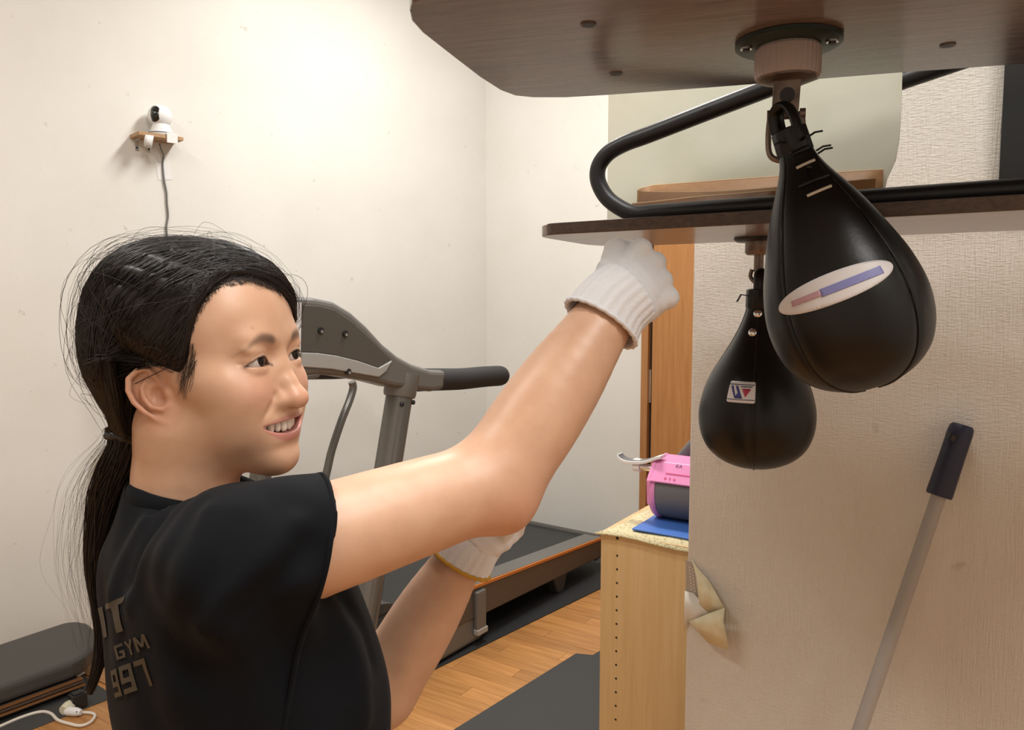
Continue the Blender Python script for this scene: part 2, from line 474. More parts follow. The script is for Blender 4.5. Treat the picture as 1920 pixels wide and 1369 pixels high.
def fine(vs, fs, maxlen):
    """subdivide a flat mesh until its edges are short enough to follow a curved surface"""
    bm = bmesh.new()
    bv = [bm.verts.new(v) for v in vs]
    for f in fs:
        try: bm.faces.new([bv[i] for i in f])
        except ValueError: pass
    for _ in range(5):
        es = [e for e in bm.edges if e.calc_length() > maxlen]
        if not es: break
        bmesh.ops.subdivide_edges(bm, edges=es, cuts=1); bmesh.ops.triangulate(bm, faces=bm.faces)
    bm.verts.index_update()
    r = [v.co.copy() for v in bm.verts], [tuple(v.index for v in f.verts) for f in bm.faces]
    bm.free(); return r

# ================================================================== upper speed bag platform
ZU = CAM_H + 0.288
trace = [(772, 6), (768, 24), (772, 42), (792, 64), (850, 109), (900, 147), (938, 171), (965, 181), (1000, 184.5), (1060, 184.5), (1140, 180), (1340, 165.5), (1690, 138), (1920, 122)]
pl = [PZ(x, y, ZU) for x, y in trace]
e = (pl[-1] - pl[-3]).normalized()
far_r = pl[-1] + e * 0.16
s_ = Vector((e.y, -e.x, 0))
if s_.y > 0: s_ = -s_
near_r = far_r + s_ * 0.40
near_l = pl[0] + s_ * 0.03 + e * 0.05
outline = [(p.x, p.y) for p in pl] + round_poly([(far_r.x, far_r.y), (near_r.x, near_r.y)], 0)[0:2] + [(near_l.x, near_l.y)]
plat = thing('speed_bag_platform', 'large dark walnut platform overhead, carrying the swinging bag', 'platform', (0.45, 0.85, ZU))
rotu = math.atan2(e.y, e.x)
M_BOARDU = wood('dark_walnut_underside', (0.110, 0.075, 0.062), (0.19, 0.140, 0.120), (8, 95, 95), 0.24, rot=rotu, coat=0.2)
b = MB(); b.prism(outline, ZU + 0.001, ZU + 0.024); b.build('board', M_BOARDU, plat, bevel=0.002)
# screw heads in the underside
for (x, y) in [(1103, 47), (1155, 139), (1777, 86)]:
    q = PZ(x, y, ZU)
    b = MB(); b.lathe([(0.0085, -0.0003), (0.0085, 0.002)], Matrix.Translation(q), 20)
    h = b.build('screw_hole', M_RUST, plat)
    b = MB(); b.lathe([(0.0068, -0.0005), (0.0068, 0.001)], Matrix.Translation(q), 16); b.build('dark_bore', M_BLACK, h)
# steel hangers up to the ceiling
for aa, bb in ((0.10, 0.12), (0.62, 0.12), (0.10, 0.30), (0.62, 0.30)):
    q = near_l + e * aa - s_ * bb
    b = MB(); b.tube([Vector((q.x, q.y, ZU + 0.020)), Vector((q.x, q.y, CEIL - 0.002))], 0.014, 14); b.build('hanger', M_BLACKGLOSS, plat, smooth=40)

# swivel under the upper board
sw = PZ(1478, 78, ZU)
M_PLATE = mat('dark_green_plate', (0.02, 0.03, 0.024), 0.4, metal=0.3)
M_RIBBED = mat('milky_plastic_block', (0.33, 0.27, 0.25), 0.4, trans=0.0)
swv = thing('bag_swivel', 'steel swivel bolted under the overhead platform', 'swivel', sw)
SX = e; SY = Vector((-e.y, e.x, 0))
Msw = frame(sw, SX, z=UP)
b = MB(); b.lathe([(0.052, -0.007), (0.0575, -0.0045), (0.0575, 0.0)], Msw, 40); pl_ = b.build('mount_plate', M_PLATE, swv, smooth=40)
for k in (-1, 1):
    b = MB(); b.lathe([(0.0065, -0.0085), (0.0065, -0.006)], Msw @ Matrix.Translation((k * 0.045, -0.012, 0)), 18); h = b.build('bolt_washer', M_STEEL, swv)
    b = MB(); b.lathe([(0.004, -0.0105), (0.004, -0.008)], Msw @ Matrix.Translation((k * 0.045, -0.012, 0)), 12); b.build('bolt_head', M_BLACK, h)
b = MB(); b.lathe([(0.034, -0.040), (0.0355, -0.036), (0.0355, -0.010), (0.034, -0.007)], Msw, 72, mod=lambda th, z: 1 + 0.012 * math.cos(36 * th))
b.build('ribbed_housing', M_RIBBED, swv, smooth=25)
b = MB(); b.lathe([(0.020, -0.045), (0.031, -0.042), (0.031, -0.038)], Msw, 30); b.build('housing_rim', M_RUST, swv, smooth=40)
def yz_plate(bld, cx, prof, thick):
    """plate in local x-z outline, given thickness in local y, at local y = cx"""
    M2 = Msw @ Matrix.Translation((0, cx, 0)) @ Matrix.Rotation(math.pi / 2, 4, 'X')
    bld.prism(prof, -thick / 2, thick / 2, M2)
for k, nm in ((-1, 'fork_plate'), (1, 'fork_plate')):
    b = MB(); yz_plate(b, k * 0.010, round_poly([(-0.0145, -0.04), (-0.0155, -0.083), (0.0125, -0.083), (0.0145, -0.04)], [0, 0.006, 0.006, 0]), 0.004); b.build(nm, M_RUST, swv, bevel=0.0008)
b = MB(); yz_plate(b, 0, [(-0.0145, -0.040), (-0.0145, -0.052), (0.0145, -0.052), (0.0145, -0.040)], 0.02); b.build('fork_bridge', M_RUST, swv, bevel=0.001)
b = MB(); b.lathe([(0.0078, -0.018), (0.0078, 0.018)], Msw @ Matrix.Translation((0.0, 0, -0.062)) @ Matrix.Rotation(math.pi / 2, 4, 'X'), 18)
b.build('pivot_pin', M_BLACK, swv, smooth=40)
# shackle that hangs from the pin
SHZ = -0.104
b = MB(); b.tube([Msw @ Vector(p) for p in spline([(-0.017, 0, -0.082), (-0.0185, 0, -0.10), (-0.017, 0, -0.122), (-0.008, 0, -0.130), (0.008, 0, -0.130), (0.017, 0, -0.122), (0.0185, 0, -0.10), (0.017, 0, -0.082)], 4)], 0.0034, 10)
b.build('shackle', M_RUST, swv, smooth=40)
for k in (-1, 1):
    b = MB(); b.lathe([(0.006, -0.003), (0.006, 0.003)], Msw @ Matrix.Translation((k * 0.0175, 0, -0.080)) @ Matrix.Rotation(math.pi / 2, 4, 'Y'), 14); b.build('shackle_nut', M_RUST, swv, smooth=40)
b = MB(); b.tube([Msw @ Vector((-0.020, 0, -0.080)), Msw @ Vector((0.020, 0, -0.080))], 0.003, 10); b.build('cross_pin', M_RUST, swv, smooth=40)

# ================================================================== pear-shaped speed bags
def bag_profile(L, R):
    """(radius, distance below the neck), top to bottom"""
    raw = [(0.17, 0.0), (0.19, 0.015), (0.20, 0.05), (0.23, 0.10), (0.31, 0.17), (0.43, 0.25), (0.58, 0.335), (0.74, 0.42), (0.88, 0.51), (0.965, 0.60), (1.0, 0.68), (0.985, 0.76), (0.925, 0.83), (0.81, 0.895), (0.61, 0.95), (0.36, 0.985), (0.12, 0.998)]
    sm = spline([Vector((r * R, z * L, 0)) for r, z in raw], 4)
    return [(max(p.x, 0.002), p.y) for p in sm]
def bag_radius(prof, z):
    for i in range(len(prof) - 1):
        if prof[i][1] <= z <= prof[i + 1][1]:
            t = (z - prof[i][1]) / max(prof[i + 1][1] - prof[i][1], 1e-9)
            return prof[i][0] * (1 - t) + prof[i + 1][0] * t
    return prof[-1][0]
def speed_bag(top, axis, L, R, seam_dir, label, fat):
    """top: neck point, axis: unit vector to the bag bottom, seam_dir: direction a panel seam faces"""
    t = thing('speed_bag', label, 'speed bag', top, 'speed bags')
    axis = axis.normalized()
    M = frame(top, seam_dir - axis * seam_dir.dot(axis), z=axis)
    prof = [(r * (1 + fat * math.exp(-((z / L - 0.22) / 0.16) ** 2)), z) for r, z in bag_profile(L, R)]
    def mod(th, z):
        c = abs(math.sin(2 * th))                      # four panels meeting at sunken seams
        return 1 - 0.022 * math.exp(-(c / 0.10) ** 2) * min(1, z / (0.2 * L))
    b = MB(); b.lathe(prof, M, 128, mod=mod); b.build('leather_body', M_LEATHER, t, smooth=50)
    # piping along the four seams
    for k in range(4):
        th = k * math.pi / 2
        pts = []
        for (r, z) in prof[4:]:
            q = r * 0.985
            pts.append(M @ Vector((q * math.cos(th), q * math.sin(th), z)))
        b = MB(); b.tube(pts, 0.0016, 6); b.build('seam_piping', M_LEATHER, t, smooth=60)
    # neck collar, hanging loop and laces
    b = MB(); b.lathe([(0.17 * R, -0.012), (0.22 * R, -0.010), (0.225 * R, 0.016), (0.20 * R, 0.02)], M, 40, mod=lambda th, z: 1 + 0.03 * math.sin(9 * th)); b.build('neck_collar', M_LEATHER, t, smooth=40)
    b = MB(); b.tube([M @ Vector(p) for p in spline([(-0.012, 0, 0.0), (-0.013, 0, -0.020), (-0.009, 0, -0.034), (0, 0, -0.038), (0.009, 0, -0.034), (0.013, 0, -0.020), (0.012, 0, 0.0)], 4)], 0.0048, 10, flat=1.9); b.build('hanging_loop', M_LEATHER, t, smooth=50)
    return t, M, prof
def on_bag(M, prof, th, z, off=0.0008):
    r = bag_radius(prof, z) * 1.0 + off
    return M @ Vector((r * math.cos(th), r * math.sin(th), z))

# front bag, swung aside by the punch
D1 = 0.860
top1 = P(1484, 262, D1 - 0.012)
bot1 = P(1634, 728, D1 - 0.02)
ax1 = (bot1 - top1)
L1, R1 = ax1.length, 0.0840
toc = (CAMP - P(1590, 580, D1)).normalized()
lab_dir = toc
ax1n = ax1.normalized()
bag1, MB1, pr1 = speed_bag(top1, ax1, L1, R1, (lab_dir - ax1n * lab_dir.dot(ax1n)).normalized() @ Matrix.Rotation(math.radians(48), 3, ax1n), 'black leather speed bag with white oval badge, swinging off vertical', 0.22)
# the lacing near the neck: brown ties and short light cord ends
M_LACE = mat('tan_lace', (0.30, 0.20, 0.13), 0.6)
M_CORD = mat('light_cord', (0.55, 0.50, 0.42), 0.6)
inv1 = MB1.inverted()
cdir = inv1.to_3x3() @ toc
thc = math.atan2(cdir.y, cdir.x)
for k, (z, w, mm) in enumerate([(0.018, 0.9, M_LEATHER), (0.034, 0.8, M_CORD), (0.055, 0.9, M_LEATHER), (0.068, 0.6, M_CORD)]):
    pts = [on_bag(MB1, pr1, thc - 0.25 + w * (s / 8 - 0.5), z + 0.0012 * (s - 4) / 4, 0.0018) for s in range(9)]
    b = MB(); b.tube(pts, 0.0026 if mm is M_LEATHER else 0.0016, 8); b.build('lace', mm, bag1, smooth=60)
for k in range(7):
    th = thc + random.uniform(-1.5, 1.5); z = random.uniform(0.0, 0.05)
    p0 = on_bag(MB1, pr1, th, z); n = (MB1.to_3x3() @ Vector((math.cos(th), math.sin(th), -0.2))).normalized()
    b = MB(); b.tube([p0, p0 + n * 0.008, p0 + n * 0.017 + Vector((0, 0, -0.004))], 0.0022, 6, flat=0.5); b.build('lace_end', M_LEATHER, bag1, smooth=60)
# a badge hugging a bag
def badge(bag, M, prof, th0, z0, outl, tilt, name, m, off, maxlen=0.004):
    ct, st = math.cos(tilt), math.sin(tilt)
    vs = [Vector((x * ct - y * st, x * st + y * ct, 0)) for x, y in outl]
    vs, fs = fine(vs, [tuple(range(len(vs)))], maxlen)
    out = []
    for v in vs:
        z = z0 - v.y
        r = bag_radius(prof, z0)
        out.append(on_bag(M, prof, th0 - v.x / r, z, off) if False else on_bag(M, prof, th0 + v.x / r, z, off))
    b = MB(); b.add(out, fs)
    o = b.build(name, m, bag, smooth=80)
    sd = o.modifiers.new('thickness', 'SOLIDIFY'); sd.thickness = 0.0006; sd.offset = 1
    return o
M_BADGE = mat('white_badge', (0.70, 0.68, 0.69), 0.45)
M_BLUE = mat('badge_blue', (0.030, 0.035, 0.20), 0.45)
M_BLUE2 = mat('badge_pale_blue', (0.22, 0.23, 0.50), 0.45)
M_PINKP = mat('badge_pale_red', (0.48, 0.28, 0.33), 0.45)
M_RED = mat('badge_red', (0.42, 0.03, 0.07), 0.45)
M_INK = mat('badge_dark_line', (0.05, 0.045, 0.08), 0.45)
bc = inv1 @ P(1562, 540, D1 - R1)
thb = math.atan2(bc.y, bc.x); zb = bc.z
ov = [(0.064 * math.cos(a), 0.0155 * math.sin(a)) for a in [2 * math.pi * k / 48 for k in range(48)]]
tb = math.radians(-4.5)
bg = badge(bag1, MB1, pr1, thb, zb, ov, tb, 'oval_badge', M_BADGE, 0.0006)
def band(x0, x1, y0, y1): return [(x0, y0), (x1, y0), (x1, y1), (x0, y1)]
s1 = badge(bag1, MB1, pr1, thb, zb, band(-0.05, 0.012, -0.0045, 0.0035), tb, 'blue_stripe', M_BLUE2, 0.0014)
s2 = badge(bag1, MB1, pr1, thb, zb, band(0.012, 0.044, -0.003, 0.003), tb, 'red_stripe', M_PINKP, 0.0014)
for s in (s1, s2): s.parent = bg; s.matrix_parent_inverse = Matrix.Identity(4)
bg['label'] = 'white oval badge with blue and red stripe'

# ================================================================== lower platform on its tubular bracket
ZL = PZ(1395, 447, 0).z * 0 + P(1395, 447, 1.2).z
low = thing('speed_bag_platform', 'smaller grey-brown wooden platform mounted on the black tube frame', 'platform', (0.3, 1.1, ZL))
bn, bf = PZ(1420, 420, ZL).dot(V), PZ(1300, 457, ZL).dot(V)
al = PZ(1003, 441, ZL).dot(U) - 0.01
M_BOARDL = wood('grey_walnut_underside', (0.17, 0.122, 0.10), (0.30, 0.225, 0.19), (7, 85, 85), 0.28, rot=-ANG, figure=(3.0, 4.0, (1.2, 7, 1), 0.5), coat=0.2)
pol = round_poly([(al, bn), (0.42, bn), (0.42, bf), (al - 0.03, bf)], [0.055, 0.03, 0.03, 0.10], 8)
b = MB(); b.prism(pol, ZL, ZL + 0.016, MROOM); b.build('board', M_BOARDL, low, bevel=0.0015)
b = MB(); b.prism(round_poly([(al - 0.001, bn - 0.0012), (0.42, bn - 0.0012), (0.42, bn + 0.02), (al + 0.05, bn + 0.06)], [0.055, 0, 0, 0], 8), ZL + 0.0005, ZL + 0.0168, MROOM)
b.build('edge_strip', M_EDGE, low, bevel=0.0008)
# bracket: two bent tubes lying on the board and rising to the wall
br = thing('platform_bracket', 'black bent steel tube bracket holding the lower platform to the wall', 'bracket', (0.3, 1.0, ZL + 0.016))
TR = 0.0125
bt = bn + 0.115
plane_pt = RM(0, bt)
zt = PP(1400, 387, RM(0, bt), V).z
pix = [(1920, 366), (1640, 378), (1400, 388), (1230, 395), (1180, 397)]
w0 = PP(1180, 397, plane_pt, V)
loop = []
def B(px, py): return PP(px, py, plane_pt, V)
rpts = [RM(1.25, bt, zt), RM(0.3, bt, zt)] + [RM(B(1400, 388).dot(U), bt, zt), RM(B(1235, 395).dot(U), bt, zt), RM(B(1190, 395).dot(U), bt, zt), B(1158, 387), B(1135, 367), B(1121, 338), B(1123, 311), B(1141, 287), B(1172, 269), B(1215, 253), B(1330, 208), B(1447, 163)]
dirn = (B(1447, 163) - B(1330, 208)).normalized()
tail = B(1447, 163) + dirn * 0.9
pts = spline(rpts + [tail], 6)
b = MB(); b.tube(pts, TR, 18); b.build('near_tube', M_BLACKGLOSS, br, smooth=60)
bt2 = bf - 0.012
pl2 = RM(0, bt2)
def B2(px, py): return PP(px, py, pl2, V)
shift = V * (bt2 - bt)
q1, q2 = B2(1700, 149), B2(1784, 122)
d2 = (q2 - q1).normalized()
a_left = pts[len(pts) // 2].dot(U)
lo2 = [RM(1.25, bt2, zt), RM(0.3, bt2, zt), RM(-0.10, bt2, zt), RM(-0.34, bt2, zt)]
endp = q1 - d2 * 0.52
lo2 += [RM(-0.415, bt2, zt + 0.008), RM(-0.445, bt2, zt + 0.04), RM(-0.425, bt2, zt + 0.075), RM(-0.36, bt2, zt + 0.10), q1, q2 + d2 * 0.8]
b = MB(); b.tube(spline(lo2, 6), TR, 18); b.build('far_tube', M_BLACKGLOSS, br, smooth=60)
for bb in (bt, bt2):
    b = MB(); b.tube([RM(0.9, bb, zt), RM(0.9, B_PART - 0.0, zt)], TR, 14); b.build('wall_tie', M_BLACKGLOSS, br, smooth=60)

# translucent plastic sheet standing on the lower board, between the tubes
def sheet_mat():
    m = mat('yellowed_plastic_sheet', (0.80, 0.80, 0.68), 0.35, noise=((9, 9, 9), (0.70, 0.70, 0.56), 0.45, 0.8), bump=((60, 60, 60), 0.15, 0.002))
    b = m.node_tree.nodes['Principled BSDF']
    b.inputs['Transmission Weight'].default_value = 0.25
    return m
bs = bt + 0.075
sp = RM(0, bs)
def S(px, py): return PP(px, py, sp, V)
ztop = ZL + 0.0165
shp = [(1140, 150), (1140, 350), (1141, 380)]
left_a = S(1140, 300).dot(U); right_a = S(1692, 200).dot(U)
outl = [(left_a, ztop), (S(1648, 372).dot(U), ztop)] + [(S(x, y).dot(U), S(x, y).z) for x, y in [(1664, 335), (1680, 300), (1687, 260), (1690, 200), (1692, 140)]] + [(right_a, S(1692, 60).z), (left_a, S(1692, 60).z)]
Msh = frame(RM(0, bs, 0), U, y=UP)
b = MB(); b.prism(outl, -0.0012, 0.0012, Msh)
tag(b.build('plastic_sheet', sheet_mat(), bevel=0.0004), 'yellowed translucent plastic sheet standing on the lower platform behind the tube', 'sheet')
# handwriting-like scuffs on the sheet are wear in the material

# folded brown leather lying over the lower tube
M_TAN = wood('tan_leather', (0.30, 0.15, 0.06), (0.40, 0.22, 0.10), (12, 40, 40), 0.5)
bl0, bl1 = bt + 0.014, bt + 0.070
A0, A1 = B(1172, 360).dot(U), B(1640, 352).dot(U)
zf = zt + TR + 0.001
def zpx(y, bb): return PP(1250, y, RM(0, bb), V).z
M_TANE = mat('leather_cut_edge', (0.52, 0.36, 0.20), 0.6)
fl = thing('folded_leather', 'folded strip of tan leather lying in the tube bracket on the lower platform', 'leather', RM((A0 + A1) / 2, bl0, ZL + 0.0165))
def strip(path, ztop, zbot, name, m, th=0.0026):
    """leather strip standing on edge along a plan path, with a pale cut edge on top"""
    vs, fs = [], []
    n = len(path)
    for (aa, bb), zt_ in zip(path, ztop): vs += [RM(aa, bb, zbot), RM(aa, bb, zt_)]
    for i in range(n - 1): fs.append((2 * i, 2 * i + 2, 2 * i + 3, 2 * i + 1))
    b = MB(); b.add(vs, fs); o = b.build(name, m, fl, smooth=60)
    sd = o.modifiers.new('thickness', 'SOLIDIFY'); sd.thickness = th; sd.offset = 0
    b = MB(); b.tube([RM(aa, bb, zt_) for (aa, bb), zt_ in zip(path, ztop)], th * 0.55, 8); b.build('cut_edge', M_TANE, fl, smooth=60)
zb_ = ZL + 0.0170
path, tops = [], []
for k in range(13):
    t_ = k / 12; path.append((A1 - (A1 - A0 - 0.016) * t_, bl1 - 0.004 * math.sin(3 * t_))); tops.append(zpx(352 - 6 * t_, bl1))
for k in range(1, 10):
    th = math.pi * k / 10; path.append((A0 + 0.016 - 0.016 * math.sin(th), bl1 - 0.018 + 0.018 * math.cos(th))); tops.append(zpx(346 + 10 * k / 10, bl1 - 0.018 + 0.018 * math.cos(th)))
for k in range(13):
    t_ = k / 12; path.append((A0 + 0.016 + (A1 - A0 - 0.02) * t_, bl1 - 0.036 + 0.012 * math.sin(math.pi * t_))); tops.append(zpx(357 + 9 * math.sin(0.5 * math.pi * min(1, t_ * 2.2)), bl1 - 0.036))
strip(path, tops, zb_, 'folded_strip', M_TAN)
path = [(A0 + 0.004 + (A1 - A0) * 0.62 * k / 10, bl0 + 0.004 + 0.003 * math.sin(k)) for k in range(11)]
strip(path, [zpx(377 - 5 * math.sin(0.5 * math.pi * k / 10), bl0) for k in range(11)], zb_, 'front_strip', wood('dark_tan_leather', (0.17, 0.08, 0.035), (0.24, 0.12, 0.055), (12, 40, 40), 0.5))

# black panel on the partition at the right edge of the view
q0 = PP(1878, 240, RM(0, B_PART), V); 
b = MB(); b.box((q0.dot(U) + 0.30, B_PART - 0.012, 2.09), (0.6, 0.02, 1.04), MROOM)
tag(b.build('black_panel', mat('black_board', (0.010, 0.011, 0.012), 0.4, noise=((14, 14, 14), (0.03, 0.03, 0.03), 0.7, 0.85)), bevel=0.002), 'flat black panel mounted on the partition at the right edge', 'panel')

# rear bag, hanging still
swr = PZ(1424, 446, ZL)
sv = thing('bag_swivel', 'small dark swivel bolted under the lower platform', 'swivel', swr)
Mr = frame(swr, U, z=UP)
b = MB(); b.lathe([(0.034, -0.006), (0.038, -0.003), (0.038, -0.0002)], Mr, 30); b.build('mount_plate', M_BLACK, sv, smooth=40)
b = MB(); b.lathe([(0.018, -0.026), (0.021, -0.022), (0.021, -0.005)], Mr, 24); b.build('housing', M_RUST, sv, smooth=40)
b = MB(); b.tube([Mr @ Vector(p) for p in ((0, 0, -0.02), (0, 0, -0.052))], 0.0075, 12); b.build('stem', M_RUST, sv, smooth=50)
b = MB(); b.tube([Mr @ Vector(p) for p in spline([(0.010, 0, -0.048), (0.012, 0, -0.060), (0, 0, -0.070), (-0.012, 0, -0.060), (-0.010, 0, -0.048)], 5)], 0.0032, 8); b.build('shackle', M_RUST, sv, smooth=50)
D2 = (swr.y * CP + (CAM_H - swr.z) * SP)
top2 = P(1424, 556, D2); bot2 = P(1424, 882, D2)
L2 = (bot2 - top2).length
tc2 = (CAMP - P(1424, 750, D2)).normalized(); tc2.z = 0; tc2.normalize()
bag2, MB2, pr2 = speed_bag(top2, Vector((0, 0, -1)), L2, 0.0875, tc2 @ Matrix.Rotation(math.radians(3), 3, 'Z'), 'black leather speed bag with white square logo sticker, hanging straight', 0.0)
# webbing strap and cord between swivel and neck
b = MB(); b.tube([top2 + UP * 0.030, swr - UP * 0.062], 0.009, 8, flat=0.35); b.build('webbing_strap', M_LEATHER, bag2, smooth=40)
for (dz, dr) in ((0.0, 0.0),):
    b = MB(); p0 = top2 + tc2 * 0.012 - U * 0.012
    b.tube([p0, p0 - U * 0.016 + UP * 0.003, p0 - U * 0.022 - UP * 0.008 ], 0.0042, 6, flat=0.25); b.build('lace_end', M_LEATHER, bag2, smooth=40)
inv2 = MB2.inverted()
for (px, py) in ((1419, 588), (1407, 624)):
    q = inv2 @ P(px, py, D2 - 0.03); th = math.atan2(q.y, q.x)
    c = on_bag(MB2, pr2, th, q.z, 0.0)
    nn = (MB2.to_3x3() @ Vector((math.cos(th), math.sin(th), -0.3))).normalized()
    b = MB(); b.lathe([(0.0065, 0.0), (0.006, 0.0014), (0.0025, 0.0024)], frame(c, nn.cross(UP), z=nn), 16); b.build('steel_eyelet', M_STEEL, bag2, smooth=60)
# logo sticker
lc = inv2 @ P(1382, 738, D2 - 0.07)
thl, zl = math.atan2(lc.y, lc.x), lc.z
lg = badge(bag2, MB2, pr2, thl, zl, rrect(0.040, 0.0305, 0.003), math.radians(0), 'logo_sticker', M_BADGE, 0.0010)
def mark(poly, m, name):
    o = badge(bag2, MB2, pr2, thl, zl, poly, 0.0, name, m, 0.0017); o.parent = lg; o.matrix_parent_inverse = Matrix.Identity(4)
sgn = 1
# local x grows to the picture's right when sgn is right; checked below
tA = on_bag(MB2, pr2, thl + 0.1, zl); tB = on_bag(MB2, pr2, thl - 0.1, zl)
if tA.x < tB.x: sgn = -1
def L_(pp): return [(sgn * x * 0.001, y * 0.001) for x, y in pp]
mark(L_([(-19.5, 10.4), (19.5, 10.4), (19.5, 11.4), (-19.5, 11.4)]), M_INK, 'sticker_line')
mark(L_([(-19.5, -11.2), (19.5, -11.2), (19.5, -10.2), (-19.5, -10.2)]), M_INK, 'sticker_line')
mark(L_([(-17, 9), (-13.2, 9), (-6.6, -5.0), (-4.6, 0.5), (-9.8, 9), (-6.0, 9), (2.5, -9), (-8.0, -9)]) if False else L_([(-17, 9), (-13.4, 9), (-7.6, -6.0), (-5.6, -2.0), (-5.2, -9), (-8.6, -9)]), M_BLUE, 'blue_stripe')
mark(L_([(-9.6, 9), (-6.0, 9), (2.4, -9), (-5.6, -9), (-5.8, -2.2), (-5.0, -1.2)]), M_BLUE, 'blue_stripe')
mark(L_([(0.6, 5.2), (13.6, 5.2), (6.4, -7.0)]), M_RED, 'red_triangle')
mark(L_([(-1.5, 8.6), (16, 8.6), (15.4, 7.4), (-1.0, 7.4)]), M_INK, 'sticker_line')

# ================================================================== mop leaning against the partition
M_NAVY = mat('navy_grip', (0.013, 0.016, 0.045), 0.5, bump=((200, 200, 200), 0.2, 0.001))
M_POLE = mat('grey_pole', (0.36, 0.335, 0.31), 0.38)
mt0 = PP(1805, 797, RM(0, B_PART - 0.022), V)
mt1 = PP(1763, 931, RM(0, B_PART - 0.045), V)
dd = (mt1 - mt0).normalized()
mb_ = PP(1612, 1369, RM(0, B_PART - 0.125), V)
dd = (mb_ - mt0).normalized()
mt1 = mt0 + dd * (mt1 - mt0).length
foot = mt0 + dd * ((mt0.z - 0.05) / -dd.z)
mop = thing('mop', 'mop with grey pole and navy grip leaning on the ribbed wall', 'mop', (foot.x, foot.y, 0))
b = MB(); b.tube([mt1 - dd * 0.03, foot], 0.0112, 18); b.build('pole', M_POLE, mop, smooth=60)
b = MB()
gp = [mt0, mt0 + dd * 0.004, mt0 + dd * 0.012, mt0 + dd * 0.05, mt1 - dd * 0.004, mt1]
b.tube(gp, [0.0145, 0.0175, 0.0185, 0.0185, 0.0195, 0.0185], 24); g_ = b.build('grip', M_NAVY, mop, smooth=50)
tcm = (CAMP - mt0).normalized()
q = mt0 + dd * 0.022; sd_ = dd.cross(tcm).normalized()
b = MB(); b.tube([q + tcm * 0.0195 + sd_ * 0.007 - dd * 0.004, q + tcm * 0.0185 + sd_ * 0.009 + dd * 0.006], 0.0068, 14); b.build('hanging_hole', M_BLACK, g_.parent, smooth=50)
b = MB(); b.box((0, 0, 0.03), (0.32, 0.09, 0.02), frame((foot.x, foot.y, 0), U, z=UP)); b.build('mop_head', M_NAVY, mop, bevel=0.006)
b = MB(); b.box((0, 0, 0.011), (0.36, 0.12, 0.02), frame((foot.x, foot.y, 0), U, z=UP)); b.build('mop_pad', mat('mop_cotton', (0.6, 0.58, 0.54), 0.9, bump=((300, 300, 300), 0.8, 0.004)), mop, bevel=0.008)

# ================================================================== torn wallpaper at the partition corner
M_TORN = mat('torn_paper_back', (0.74, 0.70, 0.50), 0.8, noise=((50, 50, 50), (0.66, 0.60, 0.40), 0.4, 0.7))
M_TORN2 = mat('torn_paper_face', (0.68, 0.64, 0.56), 0.8)
def W(px, py, off=0.0): return PP(px, py, RM(0, B_PART - off), V)
torn = thing('torn_wallpaper', 'cream torn wallpaper flap peeling off the partition corner', 'wallpaper', W(1320, 1130))
b = MB(); vs = [W(1296, 1045, 0.001), W(1306, 1062, 0.004), W(1330, 1090, 0.012), W(1346, 1118, 0.018), W(1359, 1141, 0.026), W(1330, 1150, 0.014), W(1310, 1132, 0.006), W(1308, 1090, 0.003)]
b.add(vs, [(0, 1, 7), (1, 2, 6, 7), (2, 3, 5, 6), (3, 4, 5)]); o = b.build('upper_flap', M_TORN, torn, smooth=60); o.modifiers.new('t', 'SOLIDIFY').thickness = 0.0006
b = MB(); vs = [W(1290, 1164, 0.004), W(1310, 1158, 0.012), W(1335, 1148, 0.024), W(1359, 1140, 0.032), W(1356, 1165, 0.036), W(1362, 1190, 0.032), W(1366, 1218, 0.024), W(1345, 1212, 0.018), W(1328, 1205, 0.012), W(1310, 1185, 0.008), W(1330, 1175, 0.024)]
b.add(vs, [(0, 1, 10, 9), (1, 2, 10), (2, 3, 4, 10), (4, 5, 10), (5, 6, 7, 10), (7, 8, 9, 10)]); o = b.build('lower_flap', M_TORN, torn, smooth=60); o.modifiers.new('t', 'SOLIDIFY').thickness = 0.0006
b = MB(); vs = [W(1284, 1108, 0.002), W(1300, 1112, 0.005), W(1322, 1136, 0.008), W(1345, 1147, 0.010), W(1318, 1156, 0.012), W(1290, 1163, 0.006), W(1283, 1185, 0.002)]
b.add(vs, [(0, 1, 2, 5), (2, 3, 4, 5), (0, 5, 6)]); o = b.build('curled_strip', M_TORN2, torn, smooth=60); o.modifiers.new('t', 'SOLIDIFY').thickness = 0.0006
b = MB(); vs = [W(1286, 1050, 0.0008), W(1299, 1056, 0.0008), W(1308, 1120, 0.0008), W(1286, 1130, 0.0008)]
b.add(vs, [(0, 1, 2, 3)]); bare = b.build('bare_corner_bead', mat('corner_bead_metal', (0.42, 0.37, 0.32), 0.6), torn); bare.modifiers.new('t', 'SOLIDIFY').thickness = 0.0005
b = MB()
for j in range(10):
    for i in range(2):
        b.lathe([(0.0016, 0), (0.0012, 0.0008)], frame(W(1293 + i * 6 + j * 0.5, 1064 + j * 6 + i * 3, 0.0016), U, z=-V), 8)
o = b.build('bead_dimple', mat('bead_plaster', (0.70, 0.66, 0.58), 0.8), torn); o.parent = bare; o.matrix_parent_inverse = Matrix.Translation(torn.location).inverted() if False else Matrix.Identity(4); o.matrix_parent_inverse = Matrix.Identity(4)
